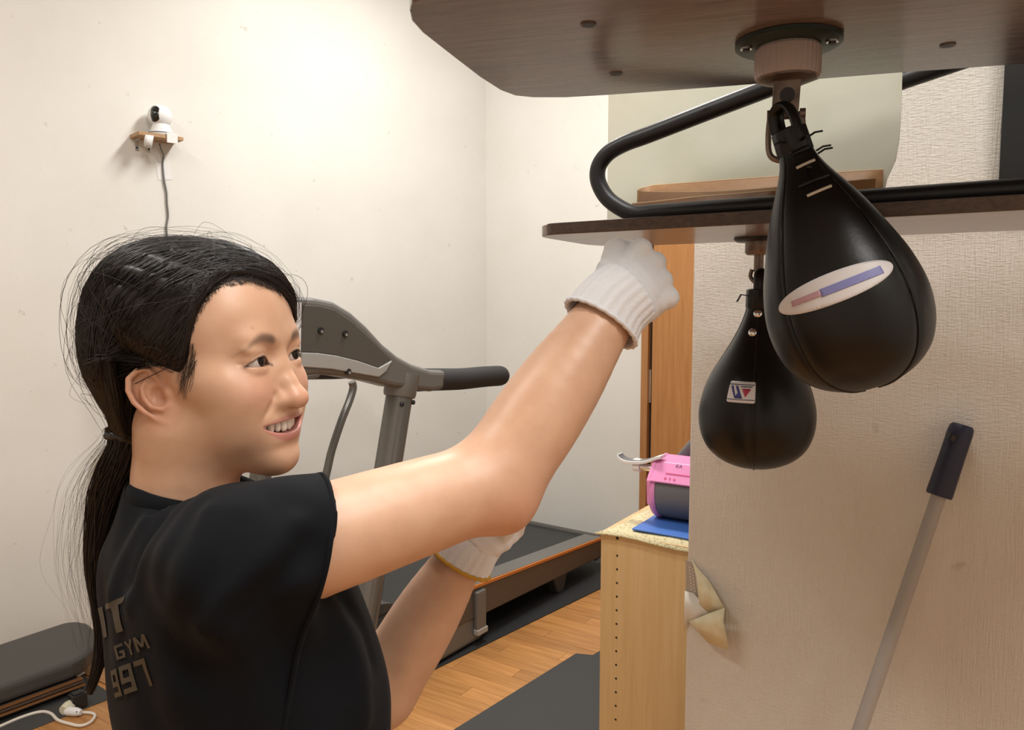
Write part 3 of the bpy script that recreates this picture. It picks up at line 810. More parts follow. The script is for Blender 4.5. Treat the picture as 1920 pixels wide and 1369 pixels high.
# ================================================================== cabinet behind the partition end
BC = 1.63
cc = PP(1127, 992, RM(0, BC), V)
CA, CZ = cc.dot(U), cc.z - 0.006
M_BEECH = wood('beech_laminate', (0.60, 0.42, 0.20), (0.68, 0.50, 0.26), (70, 70, 3), 0.45)
cab = thing('shelf_cabinet', 'light beech cabinet with a row of shelf-pin holes, beside the partition', 'cabinet', RM(CA + 0.4, BC + 0.2, 0))
b = MB(); b.box((CA + 0.40, BC + 0.009, CZ / 2), (0.80, 0.018, CZ), MROOM); b.build('side_panel', M_BEECH, cab, bevel=0.001)
b = MB(); b.box((CA + 0.009, BC + 0.22, CZ / 2), (0.018, 0.40, CZ), MROOM); b.build('back_panel', M_BEECH, cab, bevel=0.001)
b = MB(); b.box((CA + 0.40, BC + 0.42, CZ / 2), (0.80, 0.018, CZ), MROOM); b.build('side_panel', M_BEECH, cab, bevel=0.001)
b = MB(); b.box((CA + 0.40, BC + 0.214, CZ - 0.009), (0.76, 0.392, 0.018), MROOM); b.build('top_panel', M_BEECH, cab, bevel=0.001)
M_HOLE = mat('hole_shadow', (0.03, 0.02, 0.012), 0.8)
b = MB(); k = 0
for i in range(15):
    y = 1009 if i == 0 else 1042 + (i - 1) * 25.6
    q = PP(1157.5 - 0.25 * i, y, RM(0, BC), V)
    b.lathe([(0.0038 if i == 0 else 0.0027, -0.0006), (0.0038 if i == 0 else 0.0027, 0.004)], frame(q, U, z=V), 12)
o = b.build('shelf_pin_hole', M_HOLE, cab); o['kind'] = 'stuff'
# yellow cloth draped over its top
M_CLOTH = mat('yellow_patterned_cloth', (0.66, 0.58, 0.36), 0.9, noise=((160, 160, 160), (0.40, 0.33, 0.16), 0.52, 0.66, 2), bump=((400, 400, 400), 0.4, 0.002))
vs, fs = [], []
na, nb = 22, 12
for j in range(nb + 1):
    for i in range(na + 1):
        a = CA - 0.012 + i * (0.78 / na); bb = BC - 0.010 + j * (0.44 / nb)
        z = CZ + 0.0042 + 0.0015 * math.sin(i * 1.3 + j)
        if i == 0: z = CZ - 0.016
        if j == 0: z = CZ - 0.004 + 0.004 * math.sin(i * 0.8)
        vs.append(RM(a, bb, z))
for j in range(nb):
    for i in range(na):
        p = j * (na + 1) + i; fs.append((p, p + 1, p + na + 2, p + na + 1))
b = MB(); b.add(vs, fs); o = b.build('cabinet_cloth', M_CLOTH, smooth=80)
sd = o.modifiers.new('t', 'SOLIDIFY'); sd.thickness = 0.004; sd.offset = -0.0
tag(o, 'yellow patterned cloth covering the beech cabinet top', 'cloth')
zc = CZ + 0.0085
# blue mat
c1 = PZ(1188, 992, zc); c1a, c1b = c1.dot(U), c1.dot(V)
b = MB(); b.box((c1a + 0.21, c1b + 0.13, zc + 0.002), (0.42, 0.28, 0.004), MROOM)
tag(b.build('blue_mat', mat('blue_rubber', (0.055, 0.16, 0.52), 0.5), bevel=0.001), 'flat blue rubber mat under the pink machine', 'mat')
zc += 0.0045
# pink machine with a grey drum
M_PINK = mat('pink_plastic', (0.80, 0.28, 0.55), 0.35)
M_PINKD = mat('pink_print', (0.70, 0.08, 0.25), 0.4)
M_GREY = mat('grey_rubber', (0.14, 0.14, 0.145), 0.5)
mm = c1b + 0.135
pt = RM(0, mm)
def Q(px, py): return PP(px, py, RM(0, mm - 0.075), V)
zb0 = zc
ctr = Q(1222, 950)
ra = 0.072
cxa = Q(1218, 950).dot(U)
mach = thing('roller_machine', 'pink exercise machine with ribbed grey drum and chrome bar on the cabinet', 'exercise machine', RM(cxa + 0.15, mm, zb0))
Md = frame(RM(cxa, mm, zb0 + ra), V, z=U)      # drum axis along U
b = MB(); b.lathe([(ra * 0.9, 0.004), (ra, 0.012), (ra, 0.26), (ra * 0.9, 0.268)], Md, 72, mod=lambda th, z: 1 + 0.006 * math.cos(36 * th)); b.build('drum', M_GREY, mach, smooth=30)
b = MB(); b.lathe([(ra * 1.0, -0.006), (ra * 1.04, 0.0), (ra * 1.04, 0.006), (ra * 1.0, 0.010)], Md, 48); b.build('side_disc', M_PINK, mach, smooth=40)
# cover: wraps the upper front of the drum, in local (V, up) outline extruded along U
def cov(th, r): return (r * math.cos(th), r * math.sin(th))
z_top = Q(1240, 872).z - (zb0 + ra)
outl = [cov(math.radians(a), ra * 1.07) for a in range(206, 140, -6)]
outl = [(-ra * 1.06, 0.030), (-ra * 0.50, z_top), (ra * 0.6, z_top + 0.004), (ra * 1.05, 0.03), (ra * 0.85, 0.02), (ra * 0.55, z_top - 0.012), (-ra * 0.42, z_top - 0.010), (-ra * 0.97, 0.026)]
Mc = Matrix.Identity(4)
Mc = frame(RM(cxa - 0.002, mm, zb0 + ra), V, y=UP)
if (Mc.to_3x3() @ Vector((0, 0, 1))).dot(U) < 0: zs = -1
else: zs = 1
b = MB(); b.prism(outl, zs * 0.0, zs * 0.27, Mc); b.build('cover', M_PINK, mach, bevel=0.002)
side = [(-ra * 1.06, 0.030), (-ra * 0.52, z_top + 0.002), (ra * 0.6, z_top + 0.006), (ra * 1.05, 0.03), (ra * 1.0, -0.02), (0, -ra * 0.95), (-ra * 0.98, -0.03)]
b = MB(); b.prism(side, zs * -0.008, zs * 0.004, Mc); b.build('side_cheek', M_PINK, mach, bevel=0.003)
# print on the slanted front of the cover
pA = RM(cxa, mm, zb0 + ra) - V * (ra * 1.06) + UP * 0.030; pB = RM(cxa, mm, zb0 + ra) - V * (ra * 0.50) + UP * z_top
fn = (pB - pA).normalized(); fnrm = U.cross(fn).normalized()
if fnrm.dot(V) > 0: fnrm = -fnrm
Mf = frame(pA + fnrm * 0.0006, U, y=fn)
slope = (pB - pA).length
b = MB(); b.prism(rrect(0.09, 0.0032, 0.0015), 0, 0.0006, Mf @ Matrix.Translation((0.078, slope * 0.45, 0))); b.build('front_slot', M_PINKD, mach)
tv_, tf_ = text_mesh('KA', 0.013)
b = MB(); b.add([Mf @ (Vector((0.052, slope * 0.78, 0.0006)) + v) for v in tv_], tf_); b.build('printed_letters', mat('dark_print', (0.10, 0.03, 0.08), 0.5), mach)
# three little printed symbols: drop, figure, dial
b = MB()
for k in range(3):
    cx = 0.036 + k * 0.0115; cy = slope * 0.20
    ring = [(0.0030 * math.cos(a), 0.0030 * math.sin(a)) for a in [2 * math.pi * i / 14 for i in range(14)]]
    if k == 0: ring = [(x, y + 0.001) for x, y in ring]; b.prism([(-0.0006, -0.004), (0.0006, -0.004), (0.0006, -0.001), (-0.0006, -0.001)], 0, 0.0006, Mf @ Matrix.Translation((cx, cy, 0)))
    if k == 1: ring = [(-0.0006, -0.004), (0.0006, -0.004), (0.0006, -0.0005), (0.0024, 0.0005), (0.0018, 0.0014), (0.0006, 0.001), (0.0012, 0.004), (-0.0012, 0.004), (-0.0006, 0.001), (-0.0018, 0.0014), (-0.0024, 0.0005), (-0.0006, -0.0005)]
    b.prism(ring, 0, 0.0006, Mf @ Matrix.Translation((cx, cy, 0)))
b.build('printed_symbol', M_PINKD, mach)
# chrome bar and white pedal
bar0 = Q(1180, 885); bar1 = Q(1240, 884)
bz = (bar0.z + bar1.z) / 2
b = MB(); b.tube([RM(bar0.dot(U), mm - 0.03, bz), RM(cxa + 0.02, mm - 0.03, bz)], 0.0085, 18); b.build('chrome_bar', M_STEEL, mach, smooth=60)
ca_ = Q(1181, 884).dot(U)
b = MB(); b.lathe([(0.0125, -0.009), (0.0125, 0.009)], frame(RM(ca_, mm - 0.03, bz), V, z=U), 24); b.box((ca_, mm - 0.03, bz + 0.012), (0.018, 0.018, 0.014), MROOM); b.build('bar_clamp', M_WHITE, mach, smooth=40, bevel=0.001)
b = MB(); 
tm = text_mesh('2.5', 0.010)
ped = [(1147, 858), (1153, 866), (1166, 871), (1190, 872), (1206, 869), (1220, 864), (1230, 862)]
pc = [Q(x, y) for x, y in ped]
cl = spline([(p.dot(U), p.z) + (0,) for p in pc], 5)
def ribbon(cl, z_off, th, w0, w1):
    vs, fs = [], []
    n = len(cl)
    for p in cl:
        for (db, dz) in ((w0, 0), (w1, 0), (w1, th), (w0, th)):
            vs.append(RM(p.x, mm - 0.03 + db, p.y + z_off + dz))
    for i in range(n - 1):
        for k in range(4):
            l = (k + 1) % 4; fs.append((i * 4 + k, i * 4 + l, (i + 1) * 4 + l, (i + 1) * 4 + k))
    fs.append((0, 1, 2, 3)); fs.append(tuple((n - 1) * 4 + k for k in (3, 2, 1, 0)))
    return vs, fs
b = MB(); b.add(*ribbon(cl, -0.004, 0.008, -0.016, 0.016)); b.build('pedal', M_WHITE, mach, smooth=40, bevel=0.002)
b = MB(); b.add(*ribbon(cl[2:-8], 0.004, 0.0012, -0.012, 0.014)); b.build('pedal_pad', M_GREY, mach, smooth=40)
# dark grey padded bar behind the machine
g0, g1 = PP(1268, 870, RM(0, mm + 0.10), V), PP(1296, 838, RM(0, mm + 0.10), V)
bm_ = MB(); dg_ = (g1 - g0).normalized(); low_ = Vector((g0.x + 0.01, g0.y + 0.005, zc)) 
bm_.tube([low_ + UP * 0.01, g0 - UP * 0.03, g0, g1, g1 + dg_ * 0.05], 0.014, 16); bm_.lathe([(0.045, 0.0), (0.04, 0.02), (0.015, 0.03)], Matrix.Translation((low_.x, low_.y, zc - 0.0)), 24)
tag(bm_.build('grey_lever', M_GREY, smooth=40), 'slanted dark grey lever standing behind the pink machine', 'lever')

# ================================================================== security camera on its little shelf
sc0 = PP(285, 262, corner, left_n)
LD = -left_dir                                    # to the picture's right along the wall
def K(px, py, off): return PP(px, py, corner + left_n * off, left_n)
M_PLY = wood('raw_plywood', (0.34, 0.20, 0.10), (0.46, 0.29, 0.15), (25, 60, 60), 0.6)
shelf = thing('camera_shelf', 'tiny plywood shelf screwed to the wall under the security camera', 'shelf', sc0)
Mk = frame(Vector((sc0.x, sc0.y, sc0.z)), LD, z=UP)   # x right along wall, y into the wall or out
if (Mk.to_3x3() @ Vector((0, 1, 0))).dot(left_n) < 0: ys = -1
else: ys = 1
S2 = sc0.y / F * 1.0
def kpx(px): return (K(px, 262, 0.05) - K(285, 262, 0.05)).dot(LD)
w_l, w_r = kpx(243), kpx(326)
b = MB(); b.box(((w_l + w_r) / 2, ys * 0.055, 0.0), (w_r - w_l, 0.11, 0.015), Mk); b.build('shelf_board', M_PLY, shelf, bevel=0.001)
for xx in (kpx(255), kpx(278)):
    b = MB(); b.box((xx, ys * 0.002, -0.030), (0.014, 0.004, 0.05), Mk); b.box((xx, ys * 0.025, -0.0095), (0.014, 0.05, 0.004), Mk); h = b.build('angle_bracket', M_STEEL, shelf, bevel=0.0005)
    b = MB(); b.lathe([(0.0045, 0), (0.003, 0.003)], Mk @ Matrix.Translation((xx, ys * 0.004, -0.043)) @ Matrix.Rotation(-ys * math.pi / 2, 4, 'X'), 10); b.build('screw', M_BLACK, h)
M_TAPE = mat('white_tape', (0.74, 0.74, 0.72), 0.5)
b = MB(); x0 = kpx(262); b.add([Mk @ Vector(p) for p in ((x0 - 0.016, ys * 0.112, -0.004), (x0 + 0.018, ys * 0.112, -0.004), (x0 + 0.014, ys * 0.108, -0.03), (x0 + 0.011, ys * 0.10, -0.058), (x0 - 0.020, ys * 0.10, -0.052), (x0 - 0.021, ys * 0.108, -0.026))], [(0, 1, 2, 5), (5, 2, 3, 4)])
o = b.build('paper_tag', M_TAPE, shelf, smooth=60); o.modifiers.new('t', 'SOLIDIFY').thickness = 0.0006
cm = thing('security_camera', 'white dome security camera with black lens face on the wall shelf', 'camera', Mk @ Vector((kpx(292), ys * 0.06, 0.0078)))
cxx = kpx(293); kk = (K(300, 262, 0.05) - K(200, 262, 0.05)).length / 100    # metres per pixel there
def Cm(x, z): return Mk @ Vector((x, ys * 0.06, z))
zs0 = 0.0078
b = MB(); b.lathe([(0.050, zs0), (0.052, zs0 + 0.006), (0.050, zs0 + 0.010), (0.040, zs0 + 0.030), (0.034, zs0 + 0.048)], Mk @ Matrix.Translation((cxx, ys * 0.06, 0)), 36); b.build('base', M_WHITE, cm, smooth=35)
b = MB(); b.lathe([(0.0505, zs0 + 0.007), (0.0525, zs0 + 0.010), (0.0505, zs0 + 0.0125)], Mk @ Matrix.Translation((cxx, ys * 0.06, 0)), 36); b.build('base_ring', M_GREY, cm, smooth=35)
hz = zs0 + 0.048 + 0.036
b = MB(); b.ell((cxx - 0.003, ys * 0.06, hz), (0.049, 0.046, 0.047), Mk, 32, 20); hd = b.build('head', M_WHITE, cm, smooth=60)
# black lens face: a cap of the sphere looking left and to the room
look = (Mk.to_3x3() @ Vector((-0.78, ys * 0.60, 0.05))).normalized()
Ml = frame(Mk @ Vector((cxx - 0.003, ys * 0.06, hz)), look.cross(UP), z=look)
prof = [(0.0485 * math.sin(a), 0.0485 * math.cos(a)) for a in [math.radians(x) for x in (44, 38, 30, 22, 14, 7, 1)]]
b = MB(); b.lathe(prof, Ml @ Matrix.Diagonal((0.80, 1.0, 1.02, 1)), 32); b.build('lens_face', mat('gloss_black', (0.01, 0.012, 0.011), 0.12), cm, smooth=60)
b = MB(); b.lathe([(0.009, 0.049), (0.008, 0.052), (0.004, 0.053)], Ml, 20); b.build('lens', mat('lens_glass', (0.02, 0.03, 0.03), 0.05, coat=1.0), cm, smooth=60)
b = MB(); b.lathe([(0.0035, 0.0), (0.0035, 0.0012)], frame(Mk @ Vector((cxx - 0.012, ys * (0.06 + 0.040), zs0 + 0.022)), LD, z=left_n), 12); b.build('logo_dot', M_GREY, cm)
b = MB(); b.box((kpx(304), ys * 0.116, -0.004), (0.045, 0.002, 0.042), Mk); o = b.build('tape_patch', M_TAPE, bevel=0.0004); attach(o, cm)
# its cable and the tape that holds it
M_CABLE = mat('grey_cable', (0.16, 0.155, 0.15), 0.5)
cpx = [(299, 270), (303, 282), (307, 293), (305, 303), (306, 322), (308, 340), (312, 360), (313, 380), (315, 405), (312, 425), (313, 440), (316, 470)]
pts = spline([K(x, y, 0.05 if i == 0 else (0.03 if i < 3 else 0.007)) for i, (x, y) in enumerate(cpx)], 5)
b = MB(); b.tube(pts, 0.0042, 8); cbl = thing('camera_cable', 'thin grey cable taped to the wall below the security camera', 'cable', K(306, 320, 0.0)); b.build('cord', M_CABLE, cbl, smooth=60)
tp = [K(x, y, 0.0015) for x, y in ((291, 302), (318, 305), (323, 337), (297, 338))]
b = MB(); b.add(tp, [(0, 1, 2, 3)]); o = b.build('tape', mat('clear_tape', (0.78, 0.77, 0.75), 0.25), cbl); o.modifiers.new('t', 'SOLIDIFY').thickness = 0.001
# small white holder on the wall behind her ponytail
t = thing('wall_holder', 'small white wall holder half hidden behind the ponytail', 'holder', K(210, 840, 0.0))
c = K(214, 845, 0.0)
Mh = frame(c, LD, z=UP)
b = MB(); b.lathe([(0.035, -0.055), (0.052, 0.02), (0.056, 0.035)], Mh @ Matrix.Translation((0, ys * 0.058, 0)), 28, capt=False); o = b.build('cup', M_WHITE, t, smooth=50); o.modifiers.new('t', 'SOLIDIFY').thickness = 0.003
b = MB(); b.box((0, ys * 0.004, 0), (0.05, 0.008, 0.08), Mh); b.build('back_plate', M_WHITE, t, bevel=0.002)

# ================================================================== treadmill
ph = math.radians(35.7)
tv = Vector((math.sin(ph), math.cos(ph), 0)); tn = Vector((math.cos(ph), -math.sin(ph), 0))
TB = PZ(870, 1225, 0)
def T(px, py, w=0.0):
    return PP(px, py, TB - tn * w, tn)
def TL(px, py, w=0.0):
    q = T(px, py, w); return ((q - TB).dot(tv), q.z)
MT = frame(TB, tv, z=UP)                      # x along the deck, y = away side (-tn)?
ws = 1 if (MT.to_3x3() @ Vector((0, 1, 0))).dot(-tn) > 0 else -1
TW = 0.80
M_TG = mat('treadmill_grey', (0.17, 0.165, 0.155), 0.38, metal=0.25)
M_TGD = mat('treadmill_dark', (0.055, 0.052, 0.050), 0.45)
M_TGL = mat('treadmill_light_grey', (0.36, 0.355, 0.34), 0.4)
M_TPOST = mat('post_grey_metal', (0.17, 0.165, 0.155), 0.25, metal=0.55)
M_BELT = mat('belt_black', (0.022, 0.023, 0.025), 0.6, bump=((500, 500, 500), 0.2, 0.001))
M_ORANGE = mat('orange_stripe', (0.62, 0.20, 0.035), 0.45)
M_FOAM = mat('foam_grip', (0.025, 0.025, 0.027), 0.7)
tm_ = thing('treadmill', 'grey treadmill with black belt and orange side stripe by the wall', 'treadmill', (TB.x, TB.y, 0))
def tx(b, poly_xz, w0, w1):
    """outline in (along, up), extruded across the machine from w0 to w1"""
    M2 = MT @ Matrix(((1, 0, 0, 0), (0, 0, ws, 0), (0, 1, 0, 0), (0, 0, 0, 1)))
    b.prism(poly_xz, w0, w1, M2); return b
r0, r1 = TL(890, 1100), TL(1125, 1010)
sl = (r1[1] - r0[1]) / (r1[0] - r0[0])
def rail(t): return r0[1] + sl * (t - r0[0])
t0, t1 = -0.05, r1[0] + 0.02
for (nm, w0, w1) in (('side_beam', 0.0, 0.10), ('side_beam', TW - 0.10, TW)):
    b = MB(); tx(b, [(t0, rail(t0) - 0.14), (t1, rail(t1) - 0.10), (t1, rail(t1) - 0.006), (t0, rail(t0) - 0.006)], w0, w1); b.build(nm, M_TG if False else mat('side_beam_brown_grey', (0.10, 0.082, 0.070), 0.4, metal=0.2), tm_, bevel=0.006)
    b = MB(); tx(b, [(t0, rail(t0) - 0.006), (t1, rail(t1) - 0.006), (t1, rail(t1) + 0.006), (t0, rail(t0) + 0.006)], w0 + 0.004, w1 - 0.004); b.build('foot_rail', M_TG, tm_, bevel=0.002)
b = MB(); tx(b, [(t0, rail(t0) - 0.008), (t1, rail(t1) - 0.008), (t1, rail(t1) + 0.004), (t0, rail(t0) + 0.004)], -0.004, 0.006); b.build('orange_stripe', M_ORANGE, tm_)
b = MB(); tx(b, [(t0 - 0.3, rail(t0) - 0.05), (t1 - 0.01, rail(t1) - 0.06), (t1 - 0.01, rail(t1) - 0.004), (t0 - 0.3, rail(t0) + 0.0)], 0.10, TW - 0.10); b.build('running_belt', M_BELT, tm_, bevel=0.01)
b = MB(); tx(b, [(t1 - 0.02, 0.06), (t1 + 0.05, 0.07), (t1 + 0.06, rail(t1) - 0.03), (t1 + 0.03, rail(t1) + 0.006), (t1 - 0.02, rail(t1) + 0.008)], 0.02, TW - 0.02); b.build('rear_cap', M_TGD, tm_, bevel=0.01)
for w0 in (0.02, TW - 0.07):
    f0 = TL(1060, 1085)[0]
    b = MB(); tx(b, [(f0 - 0.09, 0.13), (f0 + 0.07, 0.13), (f0 + 0.02, 0.005), (f0 - 0.03, 0.005)], w0, w0 + 0.05); b.build('rear_foot', M_TGD, tm_, bevel=0.006)
# motor hood at the front
h0 = [TL(834, 1246), TL(913, 1203)]
hood = [(-0.95, 0.012), (0.135, 0.012), (0.165, 0.06), (0.150, 0.12), (0.12, 0.17), (0.02, 0.19), (-0.30, 0.19), (-0.62, 0.22), (-0.86, 0.20), (-0.97, 0.12)]
b = MB(); tx(b, round_poly(hood, 0.025, 4), 0.005, TW - 0.005); b.build('motor_hood', M_TG, tm_, bevel=0.02, seg=3)
hump = [(-0.80, 0.18), (-0.36, 0.18), (-0.24, 0.24), (-0.30, 0.285), (-0.45, 0.315), (-0.65, 0.30), (-0.78, 0.25)]
b = MB(); tx(b, round_poly(hump, 0.04, 4), 0.10, TW - 0.10); b.build('hood_cover', mat('hood_black', (0.05, 0.05, 0.05), 0.4), tm_, bevel=0.03, seg=3)
b = MB(); tx(b, [(TL(892, 1100)[0] - 0.01, 0.07), (TL(892, 1100)[0] + 0.05, 0.07), (TL(892, 1100)[0] + 0.05, rail(0.1) - 0.02), (TL(892, 1100)[0] - 0.01, rail(0.1) - 0.02)], -0.018, 0.004); b.build('lift_bracket', M_TG, tm_, bevel=0.006)
b = MB(); tx(b, [(TL(892, 1100)[0] - 0.012, 0.05), (TL(892, 1100)[0] + 0.055, 0.05), (TL(892, 1100)[0] + 0.055, 0.075), (TL(892, 1100)[0] - 0.012, 0.075)], -0.022, 0.004); b.build('bracket_cap', M_TGL, tm_, bevel=0.004)
# posts
for nm, w in (('post', 0.05), ('post', TW - 0.05)):
    pb = TL(690, 1185); ptp = TL(772, 728)
    lo_p = MT @ Vector((pb[0], ws * w, 0.18)); hi_p = MT @ Vector((ptp[0], ws * w, ptp[1] + 0.02))
    if w < 0.3:
        b = MB(); b.tube([lo_p, hi_p], 0.054, 24, flat=0.8, up=tv); b.build(nm, M_TPOST, tm_, smooth=60)
        dcol = (hi_p - lo_p).normalized()
        b = MB(); b.tube([hi_p - dcol * 0.055, hi_p - dcol * 0.045, hi_p + dcol * 0.03], [0.060, 0.064, 0.066], 24, flat=0.85, up=tv); b.build('post_collar', M_TG, tm_, smooth=50)
        for dxx in (-0.03, 0.028):
            q = hi_p - dcol * 0.075 + tn * 0.044 + tv * dxx
            b = MB(); b.lathe([(0.0085, 0), (0.0085, 0.006), (0.005, 0.009)], frame(q, tv, z=tn), 14); b.build('collar_bolt', M_BLACK, tm_, smooth=40)
    else:
        b = MB(); b.tube([lo_p, hi_p], 0.05, 24, flat=0.8, up=tv); b.build(nm, M_TPOST, tm_, smooth=60)
# thin bent tube seen left of the post
wq = TW * 0.62
thin = [T(660, 716, wq), T(662, 728, wq), T(655, 752, wq), T(640, 790, wq), T(622, 845, wq), T(611, 893, wq)]
dth = (thin[-1] - thin[-2]).normalized()
thin.append(thin[-1] + dth * ((thin[-1].z - 0.28) / -dth.z))
b = MB(); b.tube(spline(thin, 5), 0.0165, 14); b.build('brace_tube', M_TPOST, tm_, smooth=60)
# console: outline of its side, spanning the width
side_px = [(548, 556), (590, 558), (628, 566), (660, 585), (690, 612), (720, 645), (748, 668), (775, 683), (810, 694), (838, 695), (834, 730), (812, 735), (770, 730), (742, 727), (700, 716), (640, 706), (600, 703), (570, 706), (540, 708)]
side = [TL(x, y) for x, y in side_px]
fr0 = side[0][0] - 0.16
outl = side + [(fr0, side[-1][1] + 0.02), (fr0 - 0.02, side[-1][1] + 0.12), (fr0, side[0][1] - 0.04), (fr0 + 0.06, side[0][1] - 0.005)]
b = MB(); tx(b, outl, 0.0, 0.10); b.build('console_side', M_TG, tm_, bevel=0.018, seg=3)
b = MB(); tx(b, outl, TW - 0.10, TW); b.build('console_side', M_TG, tm_, bevel=0.018, seg=3)
b = MB(); tx(b, [(side[2][0], side[2][1] - 0.01), (side[4][0], side[4][1] - 0.03), (side[16][0], side[16][1] + 0.02), (fr0 + 0.02, side[-1][1] + 0.03), (fr0, side[0][1] - 0.05)], 0.10, TW - 0.10); b.build('console_body', M_TGD, tm_, bevel=0.01)
# recessed dark side panel with screw wells and the lighter lip below it
pan_px = [(563, 572), (600, 574), (628, 582), (660, 604), (690, 632), (733, 674), (708, 689), (670, 676), (630, 666), (594, 661), (563, 660)]
pan = [TL(x, y) for x, y in pan_px]
b = MB(); tx(b, pan, -0.003, 0.01); pn = b.build('dark_side_panel', mat('panel_taupe', (0.085, 0.078, 0.068), 0.42), tm_, bevel=0.002)
lip_px = [(563, 661), (594, 662), (630, 667), (670, 677), (708, 690), (733, 676), (722, 696), (708, 707), (660, 699), (620, 692), (563, 688)]
b = MB(); tx(b, [TL(x, y) for x, y in lip_px], -0.008, 0.01); b.build('lower_lip', M_TGL, tm_, bevel=0.003)
for (x, y) in ((599, 620), (645, 626), (651, 697), (768, 713)):
    q = T(x, y) + tn * 0.0035
    b = MB(); b.lathe([(0.0105, -0.006), (0.0105, 0.0055)], frame(q, tv, z=tn), 16); h = b.build('screw_well', M_BLACK, tm_)
    b = MB(); b.lathe([(0.005, 0.0), (0.005, 0.007)], frame(q - UP * 0.003 + tv * 0.002, tv, z=tn), 10); b.build('screw', M_STEEL, h)
# white notice on the console's edge
b = MB(); tx(b, [TL(546, 567), TL(562, 567), TL(560, 662), TL(546, 660)], -0.009, -0.002); b.build('white_notice', M_WHITE, tm_)
# handles
for w in (0.045, TW - 0.045):
    hp = [TL(x, y) for x, y in ((800, 714), (838, 713), (880, 712), (920, 708), (950, 706), (963, 706))]
    pts = spline([MT @ Vector((a, ws * w, z)) for a, z in hp], 5)
    b = MB(); n_ = len(pts); b.tube(pts, [0.044] * (n_ - 5) + [0.043, 0.040, 0.034, 0.024, 0.010], 22, flat=0.98); b.build('handle_grip', M_FOAM, tm_, smooth=60)
# mat under the treadmill
m0, m1 = PZ(918, 1196, 0.004), PZ(1122, 1098, 0.004)
md = (m1 - m0).normalized(); mn = Vector((-md.y, md.x, 0))
b = MB(); Mm = frame((m0.x, m0.y, 0), md, z=UP)
b.box((0.45, 0.42, 0.003), (2.2, 0.9, 0.005), Mm)
if (Mm.to_3x3() @ Vector((0, 1, 0))).dot(-tn) < 0: pass
tmat = b.build('floor_mat', mat('mat_black', (0.018, 0.019, 0.021), 0.7), bevel=0.001)
tag(tmat, 'thin black mat lying under the treadmill', 'mat')
# dark exercise mat in the foreground
e0, e1 = PZ(855, 1369, 0.0), PZ(1080, 1228, 0.0)
ed = (e1 - e0).normalized(); en = Vector((ed.y, -ed.x, 0))
side_p = [e0 - ed * 0.25, e1, e1 + ed * 0.03 + en * 0.06, PZ(1128, 1221, 0), PZ(1128, 1221, 0) + en * 0.5 + ed * 0.05, e0 + en * 0.62 - ed * 0.25]
b = MB(); b.prism([(p.x, p.y) for p in side_p], 0.0006, 0.007)
tag(b.build('floor_mat', mat('mat_charcoal', (0.045, 0.046, 0.046), 0.75, bump=((300, 300, 300), 0.3, 0.001)), bevel=0.0015), 'charcoal exercise mat on the wooden floor beside the cabinet', 'mat')

# ================================================================== low padded platform by the left wall
ZP = 0.12
lp = thing('padded_platform', 'low black padded platform with orange-brown rails by the left wall', 'platform', PZ(60, 1330, 0))
top_px = [(-60, 1228), (0, 1206), (60, 1186), (120, 1166), (145, 1163), (165, 1167), (178, 1178), (182, 1195), (176, 1213), (160, 1228), (136, 1241), (80, 1260), (0, 1288), (-60, 1309)]
tp = [PZ(x, y, ZP) for x, y in top_px]
b = MB(); b.prism([(p.x, p.y) for p in tp], 0.055, ZP); b.build('pad', mat('pad_vinyl', (0.060, 0.058, 0.055), 0.42), lp, bevel=0.018, seg=3)
fd = (tp[10] - tp[13]).normalized(); fn_ = Vector((fd.y, -fd.x, 0))
if fn_.y > 0: fn_ = -fn_
Mp = frame((tp[10].x, tp[10].y, 0), fd, z=UP)
ysn = 1 if (Mp.to_3x3() @ Vector((0, 1, 0))).dot(fn_) > 0 else -1
for k, (zz, yy, mm_) in enumerate(((0.030, 0.012, M_ORANGE), (0.040, 0.004, M_EDGE), (0.048, -0.004, M_PLY))):
    b = MB(); b.box((-0.62, ysn * yy, zz), (1.3, 0.03, 0.0055), Mp); b.build('side_rail', mm_ if k == 1 else mat('rail_brown', (0.20, 0.085, 0.03), 0.45), lp, bevel=0.001)
b = MB(); b.box((-0.62, ysn * -0.14, 0.028), (1.28, 0.27, 0.05), Mp); b.build('frame', M_BLACK, lp, bevel=0.004)
b = MB(); b.box((-0.60, ysn * -0.11, 0.0015), (1.36, 0.50, 0.003), Mp)
tag(b.build('floor_mat', mat('mat_grey', (0.05, 0.05, 0.048), 0.75), bevel=0.0005), 'dark grey mat under the low padded platform', 'mat')
b = MB(); q0_, q1_ = PZ(106, 1288, 0.035), PZ(155, 1262, 0.04)
b.tube([q0_ + UP * 0.0, q1_ + UP * 0.004], 0.012, 10, flat=0.5); b.build('white_tape', M_TAPE, lp, smooth=40)
